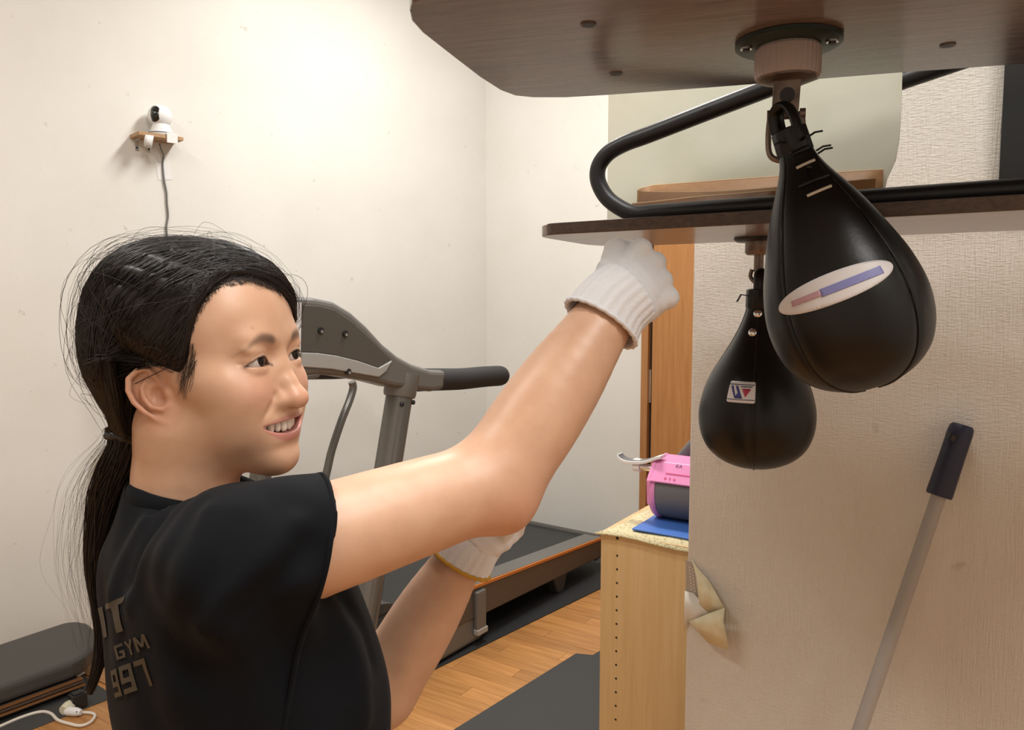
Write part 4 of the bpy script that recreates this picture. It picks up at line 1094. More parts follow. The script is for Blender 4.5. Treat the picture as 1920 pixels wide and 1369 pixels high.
# white cable with its plug
M_WCORD = mat('white_cord', (0.76, 0.70, 0.62), 0.45)
cp = [(-40, 1378), (0, 1362), (40, 1345), (75, 1335), (95, 1338), (108, 1350), (125, 1356), (150, 1361), (170, 1354), (178, 1342), (170, 1337), (152, 1336)]
cord = thing('power_cord', 'white power cord with white plug curling on the wooden floor', 'cord', PZ(100, 1350, 0))
b = MB(); b.tube(spline([PZ(x, y, 0.006 if x > -10 else 0.009) for x, y in cp], 6), 0.0052, 10); b.build('cord', M_WCORD, cord, smooth=60)
pq0, pq1 = PZ(152, 1336, 0.014), PZ(124, 1333, 0.016)
b = MB(); b.tube([pq0, pq0 * 0.7 + pq1 * 0.3, pq1 * 0.9 + pq0 * 0.1, pq1], [0.010, 0.0145, 0.016, 0.013], 12); pg_ = b.build('plug', M_WHITE, cord, smooth=40)
for tq in (0.3, 0.65):
    q = pq0.lerp(pq1, tq) + (CAMP - pq0).normalized() * 0.0152
    b = MB(); b.lathe([(0.0022, 0), (0.0022, 0.001)], frame(q, fd, z=(CAMP - q)), 8); o = b.build('plug_dot', M_BLUE, cord)
tq0, tq1 = PZ(118, 1333, 0.020), PZ(140, 1318, 0.022)
b = MB(); b.tube([tq0, tq0 * 0.6 + tq1 * 0.4, tq1], [0.016, 0.021, 0.018], 14); b.lathe([(0.012, 0), (0.011, 0.02)], frame(tq1, fd, z=(tq1 - tq0)), 10)
tag(b.build('cord_tap', mat('cream_plastic', (0.66, 0.63, 0.48), 0.45), smooth=40), 'cream plastic socket tap on the floor joined to the white plug', 'socket')
bq = PZ(146, 1318, 0.02)
b = MB(); b.box((0.0, 0, 0.03), (0.05, 0.04, 0.05), frame((bq.x, bq.y, 0), fd, z=UP)); b.box((0, 0, 0.0575), (0.035, 0.03, 0.006), frame((bq.x, bq.y, 0), fd, z=UP)); b.box((0, 0, 0.004), (0.045, 0.036, 0.008), frame((bq.x, bq.y, 0), fd, z=UP))
tag(b.build('adapter', M_BLACK, bevel=0.003), 'small black power adapter beside the white plug', 'adapter')
# ================================================================== signed-distance modelling tools
f32 = np.float32
def smin(a, b, k):
    h = np.clip(0.5 + 0.5 * (b - a) / k, 0, 1)
    return b + (a - b) * h - k * h * (1 - h)
def smax(a, b, k): return -smin(-a, -b, k)
def s_ell(p, c, r, R=None):
    q = p - np.asarray(c, f32)
    if R is not None: q = q @ np.asarray(R, f32)          # columns of R are the ellipsoid axes
    r = np.asarray(r, f32)
    k0 = np.sqrt(((q / r) ** 2).sum(-1)); k1 = np.sqrt(((q / (r * r)) ** 2).sum(-1)) + 1e-9
    return k0 * (k0 - 1) / k1
def s_cone(p, a, b, ra, rb):
    """capsule with changing radius"""
    a = np.asarray(a, f32); b = np.asarray(b, f32)
    ab = b - a; L2 = float((ab * ab).sum())
    t = np.clip(((p - a) @ ab) / L2, 0, 1)
    d = p - a - t[:, None] * ab
    return np.sqrt((d * d).sum(-1)) - (ra + (rb - ra) * t)
def s_chain(p, pts, rs, k=0.0):
    d = None
    for i in range(len(pts) - 1):
        e = s_cone(p, pts[i], pts[i + 1], rs[i], rs[i + 1])
        d = e if d is None else (smin(d, e, k) if k > 0 else np.minimum(d, e))
    return d
def curve_dist(p, pts):
    return s_chain(p, pts, [0.0] * len(pts))
def mesh_sdf(fn, lo, hi, h, B=8, slack=1.7):
    lo = np.asarray(lo, np.float64); hi = np.asarray(hi, np.float64)
    nb = np.ceil((hi - lo) / (h * B)).astype(int)
    g = np.stack(np.meshgrid(*[np.arange(n) for n in nb], indexing='ij'), -1).reshape(-1, 3)
    cen = (lo + (g + 0.5) * B * h).astype(f32)
    d = np.concatenate([fn(c) for c in np.array_split(cen, max(1, len(cen) // 200000))])
    g = g[np.abs(d) < slack * 0.87 * B * h]
    n1 = B + 1
    loc = np.stack(np.meshgrid(np.arange(n1), np.arange(n1), np.arange(n1), indexing='ij'), -1).reshape(-1, 3)
    vals = np.empty((len(g), n1 ** 3), f32)
    step = 420
    for i in range(0, len(g), step):
        gi = g[i:i + step]
        pts = (lo + (gi[:, None, :] * B + loc[None]) * h).astype(f32).reshape(-1, 3)
        vals[i:i + step] = fn(pts).reshape(len(gi), -1)
    vals = vals.reshape(-1, n1, n1, n1)
    keep = (vals.min((1, 2, 3)) < 0) & (vals.max((1, 2, 3)) >= 0)
    vals = vals[keep]; g = g[keep]
    s = vals < 0
    cnt = np.zeros((len(g), B, B, B), np.int8)
    for dx in (0, 1):
        for dy in (0, 1):
            for dz in (0, 1):
                cnt += s[:, dx:dx + B, dy:dy + B, dz:dz + B]
    act = np.argwhere((cnt > 0) & (cnt < 8))
    bi, ci = act[:, 0], act[:, 1:]
    corner_ = {}
    for dx in (0, 1):
        for dy in (0, 1):
            for dz in (0, 1):
                corner_[(dx, dy, dz)] = vals[bi, ci[:, 0] + dx, ci[:, 1] + dy, ci[:, 2] + dz]
    acc = np.zeros((len(act), 3)); num = np.zeros(len(act))
    cs = list(corner_)
    for a in cs:
        for ax in range(3):
            if a[ax] == 0:
                bq = list(a); bq[ax] = 1; bq = tuple(bq)
                va, vb = corner_[a], corner_[bq]
                m = (va < 0) != (vb < 0)
                t = np.where(m, va / np.where(m, va - vb, 1), 0)
                pos = np.tile(np.array(a, float), (len(act), 1)); pos[:, ax] = t
                acc[m] += pos[m]; num[m] += 1
    gc = g[bi] * B + ci
    vert = lo + (gc + acc / num[:, None]) * h
    NN = (nb * B + 2).astype(np.int64)
    key = (gc[:, 0].astype(np.int64) * NN[1] + gc[:, 1]) * NN[2] + gc[:, 2]
    order = np.argsort(key); key = key[order]; vert = vert[order]
    faces = []
    for ax in range(3):
        sl0 = [slice(None)] + [slice(0, B)] * 3
        sl1 = [slice(None)] + [slice(0, B)] * 3; sl1[ax + 1] = slice(1, B + 1)
        v0, v1 = s[tuple(sl0)], s[tuple(sl1)]
        e = np.argwhere(v0 != v1)
        if not len(e): continue
        flip = v0[tuple(e.T)]
        gp = g[e[:, 0]] * B + e[:, 1:]
        o1, o2 = (ax + 1) % 3, (ax + 2) % 3
        quad = []
        for (d1, d2) in ((0, 0), (-1, 0), (-1, -1), (0, -1)):
            c = gp.copy(); c[:, o1] += d1; c[:, o2] += d2
            k = (c[:, 0].astype(np.int64) * NN[1] + c[:, 1]) * NN[2] + c[:, 2]
            ix = np.searchsorted(key, k); ix[ix >= len(key)] = 0
            ok = key[ix] == k
            quad.append(np.where(ok, ix, -1))
        q = np.stack(quad, -1)
        ok = (q >= 0).all(1)
        q = q[ok]; fl = flip[ok]
        q[~fl] = q[~fl][:, ::-1]
        faces.append(q)
    return vert, np.concatenate(faces)
def np_smooth(v, q, it=1, lam=0.5, mask=None):
    e = np.concatenate([q[:, [0, 1]], q[:, [1, 2]], q[:, [2, 3]], q[:, [3, 0]]]); e = np.concatenate([e, e[:, ::-1]])
    n = len(v); deg = np.bincount(e[:, 0], minlength=n)[:, None]
    for _ in range(it):
        s_ = np.stack([np.bincount(e[:, 0], weights=v[e[:, 1], k], minlength=n) for k in range(3)], -1)
        w = v + lam * (s_ / np.maximum(deg, 1) - v)
        v = w if mask is None else np.where(mask[:, None], w, v)
    return v
def np_object(name, v, q, mats, parent=None, cols=None, smooth=True, midx=None):
    me = bpy.data.meshes.new(name)
    me.vertices.add(len(v)); me.vertices.foreach_set('co', np.asarray(v, f32).ravel())
    k = q.shape[1]
    me.loops.add(len(q) * k); me.loops.foreach_set('vertex_index', np.asarray(q, np.int32).ravel())
    me.polygons.add(len(q)); me.polygons.foreach_set('loop_start', np.arange(0, len(q) * k, k, dtype=np.int32))
    me.update(calc_edges=True); me.validate()
    for m in (mats if isinstance(mats, (list, tuple)) else [mats]): me.materials.append(m)
    if midx is not None: me.polygons.foreach_set('material_index', np.asarray(midx, np.int32))
    if smooth: me.shade_smooth()
    if cols is not None:
        at = me.color_attributes.new('tint', 'FLOAT_COLOR', 'POINT')
        c4 = np.ones((len(v), 4), f32); c4[:, :3] = cols
        at.data.foreach_set('color', c4.ravel())
    o = bpy.data.objects.new(name, me); COL.objects.link(o)
    if parent is not None: attach(o, parent)
    return o
def strands_mesh(paths, radii, n=3):
    """paths (S, K, 3), radii (S, K): thin tubes as arrays"""
    paths = np.asarray(paths, float); radii = np.asarray(radii, float)
    S_, K_, _ = paths.shape
    tan = np.gradient(paths, axis=1); tan /= np.linalg.norm(tan, axis=2, keepdims=True) + 1e-12
    ref = np.tile(np.array([0.31, 0.52, 0.79]), (S_, K_, 1))
    n1 = np.cross(tan, ref); n1 /= np.linalg.norm(n1, axis=2, keepdims=True) + 1e-12
    n2 = np.cross(tan, n1)
    ring = []
    for k in range(n):
        a = 2 * math.pi * k / n
        ring.append(paths + (n1 * math.cos(a) + n2 * math.sin(a)) * radii[..., None])
    v = np.stack(ring, 2).reshape(-1, 3)
    base = (np.arange(S_)[:, None] * K_ + np.arange(K_ - 1)[None]) * n
    q = []
    for k in range(n):
        l = (k + 1) % n
        q.append(np.stack([base + k, base + l, base + n + l, base + n + k], -1).reshape(-1, 4))
    return v, np.concatenate(q)

def biggest(v, q):
    """keep the largest connected piece"""
    lab = np.arange(len(v)); e = np.concatenate([q[:, [0, 1]], q[:, [1, 2]], q[:, [2, 3]]])
    for _ in range(400):
        m = np.minimum(lab[e[:, 0]], lab[e[:, 1]]); new = lab.copy()
        np.minimum.at(new, e[:, 0], m); np.minimum.at(new, e[:, 1], m); new = new[new]
        if (new == lab).all(): break
        lab = new
    big = np.bincount(lab[q[:, 0]]).argmax()
    q = q[lab[q[:, 0]] == big]; used = np.unique(q); mp = np.zeros(len(v), int); mp[used] = np.arange(len(used))
    return v[used], mp[q]
# ================================================================== the woman
HEAD_S = 0.97
HEAD_R = np.array([[0.9559, 0.2907, -0.0422], [-0.2923, 0.9556, -0.0369], [0.0297, 0.0476, 0.9984]])
HEAD_R[:, 2] = np.cross(HEAD_R[:, 0], HEAD_R[:, 1]); HEAD_R /= np.linalg.norm(HEAD_R, axis=0)
HEAD_T = np.array([-0.3062, 0.7880, 1.3340])
def h2w(p): return (np.asarray(p) * HEAD_S) @ HEAD_R.T + HEAD_T
def w2h(p): return ((np.asarray(p) - HEAD_T) @ HEAD_R) / HEAD_S
def PW_(px, py, d): return np.array(P(px, py, d))
def Ph(px, py, d): return w2h(PW_(px, py, d))

# ---- ear curves in head coordinates (near ear; mirrored by |y|)
EC = np.array([-0.0105, 0.0735, -0.003])                       # centre, y is the distance from the midline
e_up = np.array([-0.54, 0.06, 0.83]); e_up /= np.linalg.norm(e_up)
e_n = np.array([0.42, 0.90, 0.05]); e_n -= e_up * e_n.dot(e_up); e_n /= np.linalg.norm(e_n)    # outward, turned to the front
e_f = np.cross(e_up, e_n); 
if e_f[0] < 0: e_f = -e_f
def EP(f, u, n): return EC + e_f * f + e_up * u + e_n * n
helix = [EP(0.010, 0.004, -0.001), EP(0.0135, 0.013, 0.001), EP(0.011, 0.024, 0.002), EP(0.002, 0.0305, 0.0025), EP(-0.009, 0.0285, 0.003), EP(-0.0155, 0.019, 0.003), EP(-0.0175, 0.007, 0.0025), EP(-0.015, -0.006, 0.002), EP(-0.010, -0.018, 0.001), EP(-0.004, -0.026, 0.0)]
anti = [EP(0.004, 0.019, 0.001), EP(-0.004, 0.014, 0.0025), EP(-0.0075, 0.004, 0.003), EP(-0.006, -0.007, 0.0035), EP(0.001, -0.0145, 0.003), EP(0.007, -0.0145, 0.002)]

# ---- mouth and eye openings
def mouth_up(y): return -0.0372 - 0.0018 * (y / 0.034) ** 2
def mouth_lo(y): return -0.0498 + 0.0102 * np.abs(y / 0.034) ** 2.3
MW = 0.0345
EYE = np.array([0.0722, 0.0305, 0.0270]); ER = 0.0121
def lid_t(y): return np.clip((y - 0.0172) / (0.0455 - 0.0172), 0, 1)
def lid_top(y):
    t = lid_t(y); return 0.0212 + 0.0018 * t + 0.0092 * np.maximum(np.sin(np.pi * t ** 0.84), 0) ** 0.72
def lid_bot(y):
    t = lid_t(y); return 0.0212 + 0.0018 * t - 0.0006 * np.sin(np.pi * t)

NECK = [Ph(352, 800, 0.775), Ph(349, 900, 0.785), Ph(345, 990, 0.79)]
def head_sdf(p):
    x, y, z = p[:, 0], p[:, 1], p[:, 2]
    ay = np.abs(y)
    m = np.stack([x, ay, z], -1)
    # skull and face masses
    d = s_ell(m, (-0.010, 0, 0.058), (0.090, 0.0735, 0.074))
    d = smin(d, s_ell(m, (0.021, 0, 0.058), (0.0615, 0.0655, 0.070)), 0.03)
    d = smin(d, s_ell(m, (0.028, 0, -0.004), (0.060, 0.0665, 0.055)), 0.03)
    d = smin(d, s_ell(m, (0.036, 0, -0.050), (0.050, 0.0515, 0.042)), 0.03)       # jaw
    d = smin(d, s_ell(m, (0.012, 0.040, -0.050), (0.030, 0.015, 0.034)), 0.025)   # jaw angle
    d = smin(d, s_ell(m, (0.0710, 0, -0.0770), (0.0210, 0.0225, 0.0185)), 0.022)  # chin
    d = smin(d, s_ell(m, (0.0605, 0, -0.042), (0.0265, 0.036, 0.030)), 0.018)      # muzzle
    d = smin(d, s_ell(m, (0.0590, 0.0385, -0.0050), (0.0255, 0.0240, 0.0225)), 0.018)  # smiling cheek
    d = smin(d, s_ell(m, (0.050, 0.042, -0.030), (0.024, 0.018, 0.026)), 0.02)    # lower cheek
    d = smin(d, s_ell(m, (0.034, 0.0555, 0.008), (0.026, 0.012, 0.016)), 0.02)    # cheekbone
    d = smin(d, s_ell(m, (0.0695, 0.022, 0.0470), (0.0150, 0.023, 0.0105)), 0.016)  # brow
    # eye sockets, then the lids around each eyeball
    d = smax(d, -s_ell(m, (0.0930, 0.0290, 0.0300), (0.0150, 0.0180, 0.0095)), 0.012)
    lid = s_ell(m, EYE, (0.0141, 0.0150, 0.0133))
    d = smin(d, lid, 0.006)
    d = smin(d, s_ell(m, (0.0770, 0.0300, 0.0175), (0.0075, 0.0125, 0.0042)), 0.005)   # pouch under the eye
    d = smin(d, s_ell(m, (0.0765, 0.0320, 0.0385), (0.0065, 0.0145, 0.0048)), 0.006)   # upper lid fold
    # nose
    nose = s_chain(m, [(0.0745, 0, 0.034), (0.0835, 0, 0.017), (0.0900, 0, 0.001), (0.0965, 0, -0.0135)], [0.0078, 0.0080, 0.0100, 0.0112], 0.004)
    nose = smin(nose, s_ell(m, (0.0980, 0, -0.0152), (0.0118, 0.0122, 0.0096)), 0.010)
    nose = smin(nose, s_ell(m, (0.0875, 0.0124, -0.0158), (0.0108, 0.0076, 0.0078)), 0.0058)
    d = smin(d, nose, 0.0090)
    al = (0.0885, 0.0198, -0.0120)
    d = d + 0.0016 * np.exp(-((x - 0.088) ** 2 + (ay - 0.0195) ** 2 + (z + 0.0085) ** 2) / 0.0042 ** 2)
    d = smax(d, -s_ell(m, (0.0970, 0.0068, -0.0252), (0.0052, 0.0036, 0.0042)), 0.003)
    # lips
    yy = np.clip(y, -0.0335, 0.0335)
    fx = 0.0850 - 0.0205 * (yy / 0.034) ** 2
    ul = np.sqrt((x - fx) ** 2 + (y - yy) ** 2 + ((z - (mouth_up(yy) + 0.0032 - 0.0012 * (yy / 0.03) ** 2)) * 1.05) ** 2) - (0.0050 - 0.0018 * (yy / 0.03) ** 2)
    d = smin(d, ul, 0.005)
    ll = np.sqrt((x - fx + 0.0005) ** 2 + (y - yy) ** 2 + (z - (mouth_lo(yy) - 0.0040)) ** 2) - (0.0058 - 0.0030 * (yy / 0.03) ** 2)
    d = smin(d, ll, 0.005)
    d = d + 0.0014 * np.exp(-((y / 0.004) ** 2 + ((z + 0.0285) / 0.006) ** 2)) * (x > 0.07)            # philtrum
    d = d + 0.0030 * np.exp(-((y / 0.020) ** 2 + ((z + 0.0640) / 0.0065) ** 2)) * (x > 0.06)           # groove above the chin
    # smile fold from the nose wing past the mouth corner
    fold = curve_dist(m, [(0.088, 0.0205, -0.013), (0.084, 0.0285, -0.023), (0.075, 0.0375, -0.034), (0.064, 0.0430, -0.048)])
    d = d + 0.0021 * np.exp(-(fold / 0.0040) ** 2)
    d = d + 0.0020 * np.exp(-(curve_dist(m, [(0.068, 0.0365, -0.0385), (0.064, 0.0385, -0.0400)]) / 0.0045) ** 2)
    # mouth opening
    cav = np.maximum(np.maximum(z - mouth_up(y), mouth_lo(y) - z), np.maximum(ay - MW, 0.052 - x))
    d = smax(d, -cav, 0.0016)
    # eye slits, cut back to just behind the eyeball's surface
    sl = np.maximum(np.maximum(z - lid_top(ay), lid_bot(ay) - z), np.maximum(np.maximum(ay - 0.0455, 0.0172 - ay), 0.066 - x))
    d = smax(d, -sl, 0.0010)
    # crease of the upper lid
    cr = np.abs(z - (lid_top(ay) + 0.0030)) + 1.0 * np.maximum(np.maximum(ay - 0.0500, 0.017 - ay), 0) + np.maximum(0.06 - x, 0)
    d = d + 0.0008 * np.exp(-(cr / 0.0011) ** 2)
    # neck
    nk = s_chain(p, NECK, [0.0520, 0.0505, 0.062], 0.01)
    d = smin(d, nk, 0.016)
    # ears
    q = m
    Re = np.stack([e_f, e_up, e_n], -1)
    ear = s_ell(q, EP(-0.001, 0.002, -0.0035), (0.0170, 0.0300, 0.0042), Re)
    ear = smin(ear, s_ell(q, EP(0.006, -0.018, -0.002), (0.0105, 0.0125, 0.0045), Re), 0.006)     # lobe
    ear = smin(ear, s_ell(q, EP(0.006, 0.0, -0.010), (0.0120, 0.022, 0.010), Re), 0.006)
    ear = smin(ear, s_chain(q, helix, [0.0022, 0.0026, 0.0029, 0.0030, 0.0030, 0.0029, 0.0027, 0.0025, 0.0024, 0.0022]), 0.0022)
    ear = smin(ear, s_chain(q, anti, [0.0016, 0.0022, 0.0026, 0.0028, 0.0028, 0.0026]), 0.0025)
    ear = smax(ear, -s_ell(q, EP(0.0045, -0.001, 0.0035), (0.0085, 0.0105, 0.0085), Re), 0.003)
    ear = smax(ear, -s_ell(q, EP(0.003, 0.0235, 0.004), (0.0075, 0.0035, 0.004), Re), 0.002)
    ear = smax(ear, -s_chain(q, [EP(-0.004, 0.0235, 0.004), EP(-0.0115, 0.015, 0.0045), EP(-0.0125, 0.002, 0.0045)], [0.0028, 0.0028, 0.0022]), 0.002)
    ear = smin(ear, s_ell(q, EP(0.0135, -0.004, 0.0), (0.0040, 0.0060, 0.0045), Re), 0.003)       # tragus
    d = smin(d, ear, 0.0045)
    return d

def skin_mat():
    m = mat('skin', (0.6, 0.38, 0.27), 0.41, spec=0.45, sss=(0.18, 0.006), bump=((700, 700, 700), 0.05, 0.0005))
    nt = m.node_tree; b = nt.nodes['Principled BSDF']
    at = nt.nodes.new('ShaderNodeAttribute'); at.attribute_name = 'tint'
    nz = nt.nodes.new('ShaderNodeTexNoise'); nz.inputs['Scale'].default_value = 38; nz.inputs['Detail'].default_value = 4
    rp = nt.nodes.new('ShaderNodeValToRGB'); rp.color_ramp.elements[0].color = (0.95, 0.91, 0.89, 1); rp.color_ramp.elements[1].color = (1.04, 1.05, 1.06, 1)
    rp.color_ramp.elements[0].position = 0.3; rp.color_ramp.elements[1].position = 0.7
    tc = nt.nodes.new('ShaderNodeTexCoord'); nt.links.new(tc.outputs['Object'], nz.inputs[0]); nt.links.new(nz.outputs['Fac'], rp.inputs[0])
    mx = nt.nodes.new('ShaderNodeMix'); mx.data_type = 'RGBA'; mx.blend_type = 'MULTIPLY'; mx.inputs['Factor'].default_value = 1
    nt.links.new(at.outputs['Color'], mx.inputs[6]); nt.links.new(rp.outputs[0], mx.inputs[7]); nt.links.new(mx.outputs[2], b.inputs['Base Color'])
    return m
M_SKIN = skin_mat()
SKIN = np.array([0.605, 0.372, 0.245])

def head_colours(l):
    """genuine skin colouring: lips, brows, blush, ears"""
    x, y, z = l.T; ay = np.abs(y)
    c = np.tile(SKIN, (len(l), 1))
    def mixin(w, col):
        nonlocal c
        w = np.clip(w, 0, 1)[:, None]; c = c * (1 - w) + np.array(col) * w
    mixin(0.42 * np.exp(-(((x - 0.075) / 0.03) ** 2 + ((ay - 0.04) / 0.02) ** 2 + ((z + 0.002) / 0.018) ** 2)), (0.60, 0.26, 0.19))
    mixin(0.35 * np.exp(-(((x - 0.108) / 0.012) ** 2 + (y / 0.016) ** 2 + ((z + 0.014) / 0.012) ** 2)), (0.62, 0.27, 0.19))
    ed = np.sqrt(((l * [1, 1, 1] - np.array([EC[0], 0, EC[2]])) ** 2)[:, [0, 2]].sum(1))
    mixin(0.40 * np.exp(-(ed / 0.032) ** 4) * (ay > 0.066), (0.60, 0.25, 0.16))
    # lips
    yy = np.clip(ay / 0.0335, 0, 1)
    up0, up1 = mouth_up(ay) - 0.001, mouth_up(ay) + 0.0062 - 0.0040 * yy ** 2
    lo1, lo0 = mouth_lo(ay) + 0.001, mouth_lo(ay) - 0.0088 + 0.0062 * yy ** 2
    edge = lambda v: 1 / (1 + np.exp(-v / 0.0006))
    fr = edge(x - 0.058) * edge(0.0345 - ay)
    mixin(0.75 * fr * edge(z - up0 + 0.006) * edge(up1 - z) * (z > mouth_up(ay) - 0.004), (0.44, 0.19, 0.165))
    mixin(0.80 * fr * edge(lo1 - z + 0.004) * edge(z - lo0) * (z < mouth_lo(ay) + 0.003), (0.52, 0.20, 0.185))
    # inside the mouth
    ins = (z < mouth_up(ay) - 0.0012) & (z > mouth_lo(ay) + 0.0012) & (ay < MW) & (x > 0.045) & (x < 0.0810 - 0.0205 * (ay / 0.034) ** 2)
    mixin(ins * 1.0, (0.16, 0.035, 0.03))
    # brows
    t = np.clip((ay - 0.0135) / (0.0520 - 0.0135), 0, 1)
    bz = np.interp(t, [0, 0.12, 0.28, 0.43, 0.56, 0.69, 0.85, 1.0], [0.0458, 0.0472, 0.0490, 0.0500, 0.0493, 0.0466, 0.0408, 0.0340])
    th = np.interp(t, [0, 0.1, 0.45, 0.7, 1.0], [0.0036, 0.0050, 0.0048, 0.0034, 0.0018])
    bw = np.exp(-np.abs((z - bz) / th) ** 3) * edge((ay - 0.0135) * 0.6) * edge((0.0535 - ay) * 0.5) * (x > 0.04)
    mixin(bw * np.interp(t, [0, 0.15, 0.5, 0.75, 1], [0.55, 0.80, 0.74, 0.42, 0.18]), (0.045, 0.030, 0.026))
    # lash line
    le = np.exp(-np.abs((z - lid_top(ay) - 0.0004) / 0.0017) ** 2) * (ay > 0.0150) * (ay < 0.0475) * (x > 0.064)
    mixin(0.85 * le, (0.03, 0.02, 0.018))
    le = np.exp(-np.abs((z - lid_bot(ay) + 0.0003) / 0.0008) ** 2) * (ay > 0.020) * (ay < 0.0470) * (x > 0.064)
    mixin(0.40 * le, (0.20, 0.09, 0.07))
    # two faint moles
    for mp in ((0.0700, -0.052, -0.018), (0.080, -0.037, 0.060)):
        mixin(0.5 * np.exp(-(((l - np.array(mp)) ** 2).sum(1)) / 0.0016 ** 2), (0.30, 0.13, 0.09))
    return c

hv, hq = mesh_sdf(head_sdf, (-0.115, -0.105, -0.185), (0.125, 0.105, 0.140), 0.00125)
hv = np_smooth(hv, hq, 1, 0.4)
hcol = head_colours(hv)

# ---- body joints (world)
def J(px, py, d): return PW_(px, py, d)
th_f = math.radians(36)
FT = np.array([math.cos(th_f), math.sin(th_f), 0]); RT = np.array([math.sin(th_f), -math.cos(th_f), 0]); UZ = np.array([0, 0, 1.0])
NB = J(345, 965, 0.795)
SH_R = J(452, 1062, 0.655); EL_R = J(925, 905, 0.775); WR_R = J(1143, 582, 0.830)
SH_L = NB - RT * 0.150 - UZ * 0.055 + FT * 0.03; EL_L = J(712, 1300, 0.885); WR_L = J(880, 1018, 0.875)
CH = J(426, 1165, 0.765); AB = J(497, 1350, 0.785); PE = J(496, 1560, 0.80)
RB = np.stack([FT, RT, UZ], -1)
HIP_R = PE + RT * 0.085 - UZ * 0.05; HIP_L = PE - RT * 0.085 - UZ * 0.05
KN_R = np.array([HIP_R[0] + 0.02, HIP_R[1] - 0.03, 0.45]); AN_R = np.array([HIP_R[0] - 0.10, HIP_R[1] - 0.06, 0.085])
KN_L = np.array([HIP_L[0] + 0.14, HIP_L[1] + 0.04, 0.45]); AN_L = np.array([HIP_L[0] + 0.10, HIP_L[1] + 0.05, 0.085])
def torso_sdf(p, grow=0.0):
    d = s_ell(p, CH - UZ * 0.02, (0.103 + grow, 0.146 + grow, 0.165 + grow), RB)
    d = smin(d, s_ell(p, CH + FT * 0.042 - UZ * 0.085, (0.080 + grow, 0.125 + grow, 0.075 + grow), RB), 0.05)
    d = smin(d, s_ell(p, AB, (0.112 + grow, 0.142 + grow, 0.20 + grow), RB), 0.06)
    d = smin(d, s_ell(p, PE, (0.115 + grow, 0.165 + grow, 0.14 + grow), RB), 0.06)
    d = smin(d, s_chain(p, [SH_L, NB - UZ * 0.065, SH_R + RT * -0.03], [0.050 + grow, 0.056 + grow, 0.044 + grow], 0.03), 0.05)
    d = smin(d, s_cone(p, NB - UZ * 0.03, NB + UZ * 0.035, 0.062 + grow, 0.050 + grow), 0.05)
    return d
def limb(p, pts, rs, n=16):
    """smooth limb: joints and radii resampled by a spline"""
    q = spline([Vector((i, r, 0)) for i, r in enumerate(rs)], n)
    t = np.array([v.x for v in q]); r = np.array([v.y for v in q]); pts = np.array(pts)
    c = np.stack([np.interp(t, np.arange(len(pts)), pts[:, k]) for k in range(3)], -1)
    k = 4
    idx = list(range(0, len(c), k)); idx += [len(c) - 1] if idx[-1] != len(c) - 1 else []
    return s_chain(p, c[idx], r[idx])
def arm_sdf(p, S, E, W_, side, grow=0.0):
    u = E - S; f = W_ - E
    d = limb(p, [S, S + u * 0.35, S + u * 0.72, E], [0.0490 + grow, 0.0485 + grow, 0.0455 + grow, 0.0420 + grow])
    g = limb(p, [E, E + f * 0.25, E + f * 0.55, E + f * 0.85, W_ + f * 0.05], [0.0420 + grow, 0.0465 + grow, 0.0440 + grow, 0.0355 + grow, 0.0285 + grow])
    return smin(d, g, 0.026)
def body_sdf(p):
    d = torso_sdf(p, -0.012)
    d = smin(d, arm_sdf(p, SH_R, EL_R, WR_R, 1), 0.03)
    d = smin(d, s_ell(p, EL_R + np.array([0.012, -0.005, -0.020]), (0.022, 0.024, 0.024)), 0.025)    # elbow point
    d = smin(d, arm_sdf(p, SH_L, EL_L, WR_L, -1, -0.0065), 0.03)
    for H, K, A in ((HIP_R, KN_R, AN_R), (HIP_L, KN_L, AN_L)):
        d = smin(d, s_chain(p, [H, K, A], [0.078, 0.052, 0.036], 0.02), 0.04)
    n_ = (EL_R - SH_R) / np.linalg.norm(EL_R - SH_R)
    under = np.clip(-((p - (SH_R + (EL_R - SH_R) * 0.30)) @ n_ + 0.030) / 0.03, 0, 1) * np.clip((p[:, 2] - 0.8) / 0.1, 0, 1)
    return d + 0.013 * under                      # the body sits well inside the shirt
lo = np.minimum.reduce([SH_L, EL_L, AN_R, AN_L, PE - 0.2, CH - 0.2]) - 0.1; hi = np.maximum.reduce([WR_R, SH_R, WR_L, NB, AN_L, CH + 0.2]) + 0.1
lo[2] = 0.03
bv, bq = mesh_sdf(body_sdf, lo, hi, 0.0042)
bv = np_smooth(bv, bq, 3, 0.5)
bcol = np.tile(SKIN, (len(bv), 1))
w = np.exp(-((bv - (EL_R + np.array([0.02, -0.02, -0.03]))) ** 2).sum(1) / 0.04 ** 2)[:, None] * 0.45
bcol = bcol * (1 - w) + np.array([0.60, 0.27, 0.17]) * w
person = thing('person', 'young woman in black t-shirt and white gloves punching the swinging speed bag', 'person', (float(AN_R[0] + AN_L[0]) / 2, float(AN_R[1] + AN_L[1]) / 2, 0.0))
allv = np.concatenate([h2w(hv), bv]); allq = np.concatenate([hq, bq + len(hv)])
np_object('body', allv, allq, M_SKIN, person, np.concatenate([hcol, bcol]))

